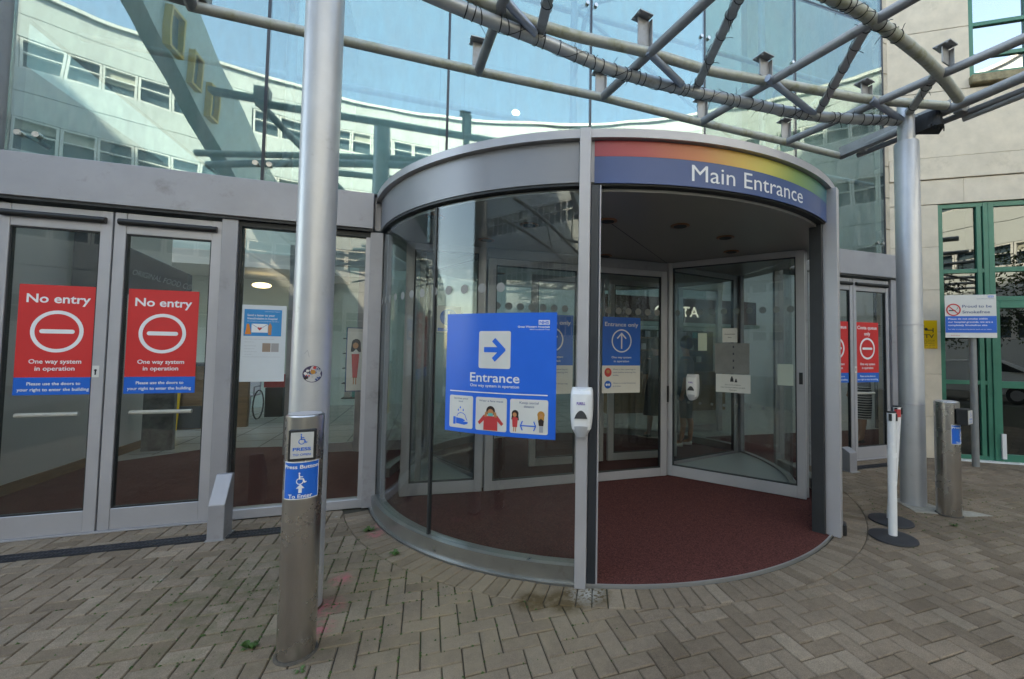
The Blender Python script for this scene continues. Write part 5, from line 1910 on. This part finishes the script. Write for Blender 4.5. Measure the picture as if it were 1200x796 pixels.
def person(x, y, rot, lab, top, bottom, kind, legskin=True, hair=HAIR, arm='down', hem=.45):
    t = thing('person', lab, 'person', (x, y, 0), 'people inside the lobby')
    c, s_ = cos(rot), sin(rot)
    def q(a, b, z, r, r2=None):
        return (x + a * c - b * s_, y + a * s_ + b * c, z, r, r2 if r2 else r)
    # local: +b is the direction faced
    J = [q(0, 0, .95, .13, .10), q(0, 0, 1.15, .12, .09), q(0, -.01, 1.36, .15, .09), q(0, -.01, 1.46, .055), q(0, .0, 1.53, .05), q(0, .015, 1.63, .085, .10), q(0, .01, 1.70, .075, .09)]
    E = [(0, 1), (1, 2), (2, 3), (3, 4), (4, 5), (5, 6)]
    for sg, st in ((-1, .07), (1, -.06)):
        i = len(J)
        J += [q(.09 * sg, 0, .88, .085), q(.095 * sg, st * .6, .50, .055), q(.095 * sg, st * .8 - .03, .36, .052), q(.095 * sg, st, .09, .035), q(.10 * sg, st + .12, .035, .032, .03)]
        E += [(0, i), (i, i + 1), (i + 1, i + 2), (i + 2, i + 3), (i + 3, i + 4)]
        i = len(J)
        if arm == 'bent' and sg < 0:
            J += [q(.19 * sg, -.01, 1.38, .05), q(.24 * sg, 0, 1.12, .042), q(.20 * sg, .22, 1.06, .032), q(.19 * sg, .27, 1.07, .022)]
        else:
            J += [q(.19 * sg, -.01, 1.38, .05), q(.235 * sg, -.02, 1.12, .042), q(.235 * sg, .03, .88, .030), q(.235 * sg, .045, .84, .022)]
        E += [(2, i), (i, i + 1), (i + 1, i + 2), (i + 2, i + 3)]
        h = i + 3
        bx_, by_, bz_ = J[h][0], J[h][1], J[h][2]
        fwd = (arm == 'bent' and sg < 0)
        for f_ in range(5):
            i = len(J)
            off = (f_ - 2) * .017
            L = (.05, .075, .085, .078, .06)[f_]
            if fwd:
                J += [q(.19 * sg, .27 + L * .6, 1.07 + off, .009), q(.19 * sg + .015, .27 + L * .95, 1.06 + off, .008)]
            else:
                J += [q(.235 * sg + .004, .045 + off, .84 - L * .6, .009), q(.232 * sg, .052 + off, .84 - L, .008)]
            E += [(h, i), (i, i + 1)]
    body('body', J, E, SKIN, t)
    # hair cap
    def P3(a, b, z): return V((x + a * c - b * s_, y + a * s_ + b * c, z))
    mb = MB()
    mb.ball(tuple(P3(0, -.012, 1.69)), .112, (1, 1.05, 1.1), 14)
    mb.build('hair', hair, t, smooth=True)
    # garments: lofted shells around the body
    def shell(name, rows, m, n=20):
        mb = MB()
        vs = []
        for z, ra, rb, off in rows:
            vs += [P3(ra * cos(2 * pi * k / n) * (1 + .02 * sin(5 * 2 * pi * k / n)), rb * sin(2 * pi * k / n) + off, z) for k in range(n)]
        fs = [(i * n + k, i * n + (k + 1) % n, (i + 1) * n + (k + 1) % n, (i + 1) * n + k) for i in range(len(rows) - 1) for k in range(n)]
        mb.mesh(vs, fs)
        return mb.build(name, m, t, smooth=True)
    if kind == 'skirt':
        shell('skirt', [(hem, .17, .13, 0), (.7, .185, .15, 0), (.92, .18, .14, 0), (1.08, .14, .11, 0)], bottom)
    elif kind == 'dress':
        shell('skirt', [(hem, .24, .17, 0), (.7, .21, .16, 0), (.92, .19, .15, 0), (1.1, .15, .115, 0)], bottom)
    elif kind == 'shorts':
        for sg in (-1, 1):
            mb = MB()
            n = 14
            vs = []
            for z, r_ in ((.48, .098), (.7, .105), (.9, .115)):
                vs += [P3(.09 * sg + r_ * cos(2 * pi * k / n) * .95, r_ * sin(2 * pi * k / n) + .01 * sg, z) for k in range(n)]
            mb.mesh(vs, [(i * n + k, i * n + (k + 1) % n, (i + 1) * n + (k + 1) % n, (i + 1) * n + k) for i in range(2) for k in range(n)])
            mb.build('shorts_leg', bottom, t, smooth=True)
        shell('shorts_waist', [(.84, .19, .14, 0), (1.02, .165, .125, 0)], bottom)
    shell('top', [(.98, .175, .135, 0), (1.15, .165, .125, 0), (1.32, .20, .125, -.01), (1.40, .19, .11, -.01), (1.47, .085, .075, -.01)], top)
    for sg in (-1, 1):
        if arm == 'bent' and sg < 0: pts = [P3(.16 * sg, -.01, 1.39), P3(.215 * sg, -.008, 1.25), P3(.238 * sg, 0, 1.14)]
        else: pts = [P3(.16 * sg, -.01, 1.39), P3(.212 * sg, -.015, 1.25), P3(.232 * sg, -.02, 1.13)]
        MB().tube(pts, [.068, .06, .054], 12).build('sleeve', top, t, smooth=True)
    for sg, st in ((-1, .07), (1, -.06)):
        pts = [P3(.097 * sg, st - .03, .03), P3(.10 * sg, st + .06, .03), P3(.10 * sg, st + .15, .022)]
        MB().tube(pts, [.036, .04, .028], 10).build('shoe', hair if kind != 'shorts' else WHITEP, t, smooth=True)
    return t
BLKC = mat('black cloth', (.018, .018, .022), .9, 0, .2, 12)
DENIM = mat('grey denim', (.07, .09, .11), .9, 0, .25, 30)
GREYC = mat('grey cloth', (.16, .17, .19), .9, 0, .15, 12)
person(7.27, 5.5, 1.3, 'person in a black and white striped skirt behind the right doors', GREYC, STRIPE, 'skirt', arm='bent', hem=.42)
person(4.06, 6.05, .9, 'person in grey shorts walking behind the right showcase', GREYC, DENIM, 'shorts')
person(3.90, 6.75, .15, 'person in a dark dress seen from behind inside the drum', BLKC, BLKC, 'dress', hem=.42)

# ------------------------------------------------------------------ curved white building across the forecourt (seen in the glass)
ob = thing('curved_white_building', 'curved white clad building across the forecourt, mirrored in the glass', 'building', (-2, -14, 0))
AC = (-1.2, 9.5)
AR = 23.9
def ap(a, r, z): return (AC[0] + r * cos(radians(a)), AC[1] + r * sin(radians(a)), z)
a0_, a1_ = -150, -22
zb_ = [0, .9, 2.2, 3.0, 3.9, 5.25, 6.0, 6.9, 8.2, 9.0, 9.9, 11.3, 12.3, 13.2, 14.0]
win_rows = [(2.2, 3.0), (5.25, 6.0), (8.2, 9.45), (11.3, 12.4)]
rows_ = [(0, 1.1), (1.1, 2.2), (3.3, 4.28), (4.28, 5.25), (6.35, 7.3), (7.3, 8.2), (9.45, 10.4), (10.4, 11.3), (12.4, 13.2), (13.2, 14.0)]
for z0, z1 in rows_:
    MB().arc(AC, AR, AR + .3, z0 + .012, z1 - .012, a0_, a1_, 60).build('cladding_panel', WHITEC, ob, smooth=True)
MB().arc(AC, AR + .02, AR + .3, 0, 14, a0_, a1_, 60).build('backing_wall', mat('joint grey', (.3, .31, .31), .8, 0, .1, 2), ob, smooth=True) if False else None
MB().arc(AC, AR + .301, AR + 4, 0, 14.02, a0_, a1_, 60).build('rear_mass', GREYR, ob, smooth=True)
MB().arc(AC, AR - .12, AR + .4, 14.021, 14.15, a0_, a1_, 60).build('coping', WHITEF, ob, smooth=True)
WOFF = mat('far window glass blue', (.10, .15, .19), .12, .3, .3, 1.5)
BLIND = mat('roller blind', (.45, .45, .40), .8, 0, .08, 3)
wzs = [(2.2, 3.3), (5.25, 6.35), (8.2, 9.45), (11.3, 12.4)]
wmesh = {}
nwin = 0
for (z0, z1) in wzs:
    a = a0_ + 2
    k = 0
    MB().arc(AC, AR + .2, AR + .29, z0 - .012, z1 + .012, a0_, a1_, 60).build('window_band', WOFF, ob, smooth=True)
    while a < a1_ - 3:
        if k % 9 == 8:
            MB().arc(AC, AR, AR + .19, z0 - .012, z1 + .012, a, a + 1.6, 2).build('pier_panel', WHITEC, ob)
            a += 1.7
            k += 1
            continue
        key = (z1 - z0)
        w = radians(2.35) * AR
        if key not in wmesh:
            mb = MB()
            h = z1 - z0
            t_ = .07
            mb.box((-w / 2, -.07, 0), (-w / 2 + t_, .07, h))
            mb.box((w / 2 - t_, -.07, 0), (w / 2, .07, h))
            mb.box((-w / 2 + t_, -.065, 0), (w / 2 - t_, .065, t_))
            mb.box((-w / 2 + t_, -.065, h - t_), (w / 2 - t_, .065, h))
            mb.box((-w / 2 + t_, -.06, h * .55), (w / 2 - t_, .06, h * .55 + t_ * .7))
            o = mb.build('window_frame', WHITEF, ob)
            wmesh[key] = o.data
            bpy.data.objects.remove(o)
        o = bpy.data.objects.new('window_frame', wmesh[key])
        COL.objects.link(o)
        o.parent = ob
        c = ap(a + 1.2, AR + .08, z0)
        # mesh was offset by the building origin; undo and place
        oo = ORG[ob.name]
        rot = radians(a + 1.2 + 90)
        o.matrix_parent_inverse = Matrix.Identity(4)
        o.rotation_euler = (0, 0, rot)
        d_ = V(oo)
        R3 = Matrix.Rotation(rot, 3, 'Z')
        o.location = V(c) - oo + R3 @ oo
        if random.random() < .3:
            bl = MB()
            bl.arc(AC, AR + .14, AR + .16, z0 + (z1 - z0) * random.uniform(.3, .7), z1, a + .2, a + 2.2, 2)
            bl.build('blind', BLIND, ob)
        nwin += 1
        a += 2.4
        k += 1
# elevated side wing with yellow framed windows
sw = thing('side_wing', 'grey side wing with yellow framed windows, mirrored above the left doors', 'building', (-9, -7, 8))
wx = -7.0
yz = [(-3.0, 10.5), (-13.9, 6.2), (-13.9, 9.3), (-3.0, 12.9)]
n = len(yz)
MB().mesh([(wx - .5, y_, z_) for y_, z_ in yz] + [(wx, y_, z_) for y_, z_ in yz], [tuple(range(n))[::-1], tuple(range(n, 2 * n))] + [(i, (i + 1) % n, n + (i + 1) % n, n + i) for i in range(n)]).build('wall', mat('pale teal render', (.50, .57, .56), .8, 0, .05, .6), sw)
for y0, zb0, wd in ((-5.45, 9.72, .66), (-6.62, 9.34, .60), (-7.72, 8.95, .55)):
    mb = MB()
    for p0, p1 in (((y0, zb0), (y0 + .07, zb0 + 1.1)), ((y0 + wd - .07, zb0), (y0 + wd, zb0 + 1.1)), ((y0 + .07, zb0), (y0 + wd - .07, zb0 + .07)), ((y0 + .07, zb0 + 1.03), (y0 + wd - .07, zb0 + 1.1))):
        mb.box((wx, p0[0], p0[1]), (wx + .16, p1[0], p1[1]))
    o = mb.build('window_frame', YELLOW, sw)
    bx('pane', (wx + .002, y0 + .07, zb0 + .07), (wx + .03, y0 + wd - .07, zb0 + 1.03), WOFF, o)

# trees and a white van across the forecourt, mirrored in the green framed windows
def leafmat(nm, col):
    return mat(nm, col, .7, 0, .35, 2.5)
LF = [leafmat('dark leaf', (.035, .06, .015)), leafmat('mid leaf', (.06, .10, .025))]
BARK = mat('bark', (.10, .08, .06), .9, 0, .3, 10)
def tree(x, y, h, lab, NL=130):
    t = thing('broadleaf_tree', lab, 'tree', (x, y, 0), 'trees mirrored in the glass')
    MB().tube([(x, y, 0), (x + .1, y, h * .35), (x, y + .1, h * .7)], [.16, .12, .05], 10).build('trunk', BARK, t, smooth=True)
    lb = MB()
    for k in range(6):
        a = k * 1.05
        lb.tube([(x, y, h * (.35 + .05 * k)), (x + cos(a) * h * .2, y + sin(a) * h * .2, h * (.55 + .05 * k))], [.05, .02], 6)
    lb.build('limb', BARK, t)
    mb = MB()
    cl = [V((x + random.gauss(0, h * .17), y + random.gauss(0, h * .17), h * random.uniform(.45, .98))) for _ in range(26)]
    for c in cl:
        mb.cur = random.randrange(2)
        for _ in range(NL):
            p = c + V((random.gauss(0, 1), random.gauss(0, 1), random.gauss(0, .7))) * h * .07
            d1 = V((random.gauss(0, 1), random.gauss(0, 1), random.gauss(0, 1))).normalized() * .06
            d2 = d1.orthogonal().normalized() * .035
            mb.mesh([p - d1, p + d2, p + d1, p - d2], [(0, 1, 2, 3)])
    mb.build('crown', LF, t, fix=False)
tree(4.9, -9.6, 4.6, 'small broadleaf tree left of the parked white car, mirrored in the green windows')
tree(8.2, -9.0, 5.2, 'taller broadleaf tree right of the parked white car, mirrored in the green windows')
# parked car
t = thing('parked_car', 'white hatchback car parked across the forecourt, mirrored in the green windows', 'car', (6.6, -7.6, 0))
prof = [(-1.95, .30), (-1.98, .62), (-1.85, .78), (-1.05, .92), (-.45, 1.38), (.85, 1.42), (1.62, 1.02), (1.88, .95), (1.95, .55), (1.90, .30)]
def slabx(name, pr__, y0, y1, m, inset_=0., bev=.03):
    n = len(pr__)
    vs = [(6.6 + a, y0 + (inset_ if b > .95 else 0), b) for a, b in pr__] + [(6.6 + a, y1 - (inset_ if b > .95 else 0), b) for a, b in pr__]
    return MB().mesh(vs, [tuple(range(n)), tuple(range(n, 2 * n))[::-1]] + [(i, (i + 1) % n, n + (i + 1) % n, n + i) for i in range(n)]).build(name, m, t, smooth=True, bevel=bev)
slabx('body', prof, -8.45, -6.75, mat('white car paint', (.7, .7, .7), .2, 0, .02), .14)
glz = [(-.92, .98), (-.42, 1.32), (.80, 1.35), (1.40, 1.02)]
slabx('side_window', glz, -8.46, -6.74, BLACKP, .13, .0)
for sx in (-1.2, 1.2):
    for y_ in (-8.42, -6.78):
        o = MB().tube([(6.6 + sx, y_ - .1, .31), (6.6 + sx, y_ + .1, .31)], .31, 20).build('tyre', BLACKP, t, smooth=True)
        MB().tube([(6.6 + sx, y_ - .105, .31), (6.6 + sx, y_ + .105, .31)], .19, 16).build('rim', ALUL, o, smooth=True)
for y_ in (-8.2, -7.0):
    bx('headlight', (6.6 - 1.99, y_ - .15, .66), (6.6 - 1.86, y_ + .15, .78), GREYP, t)
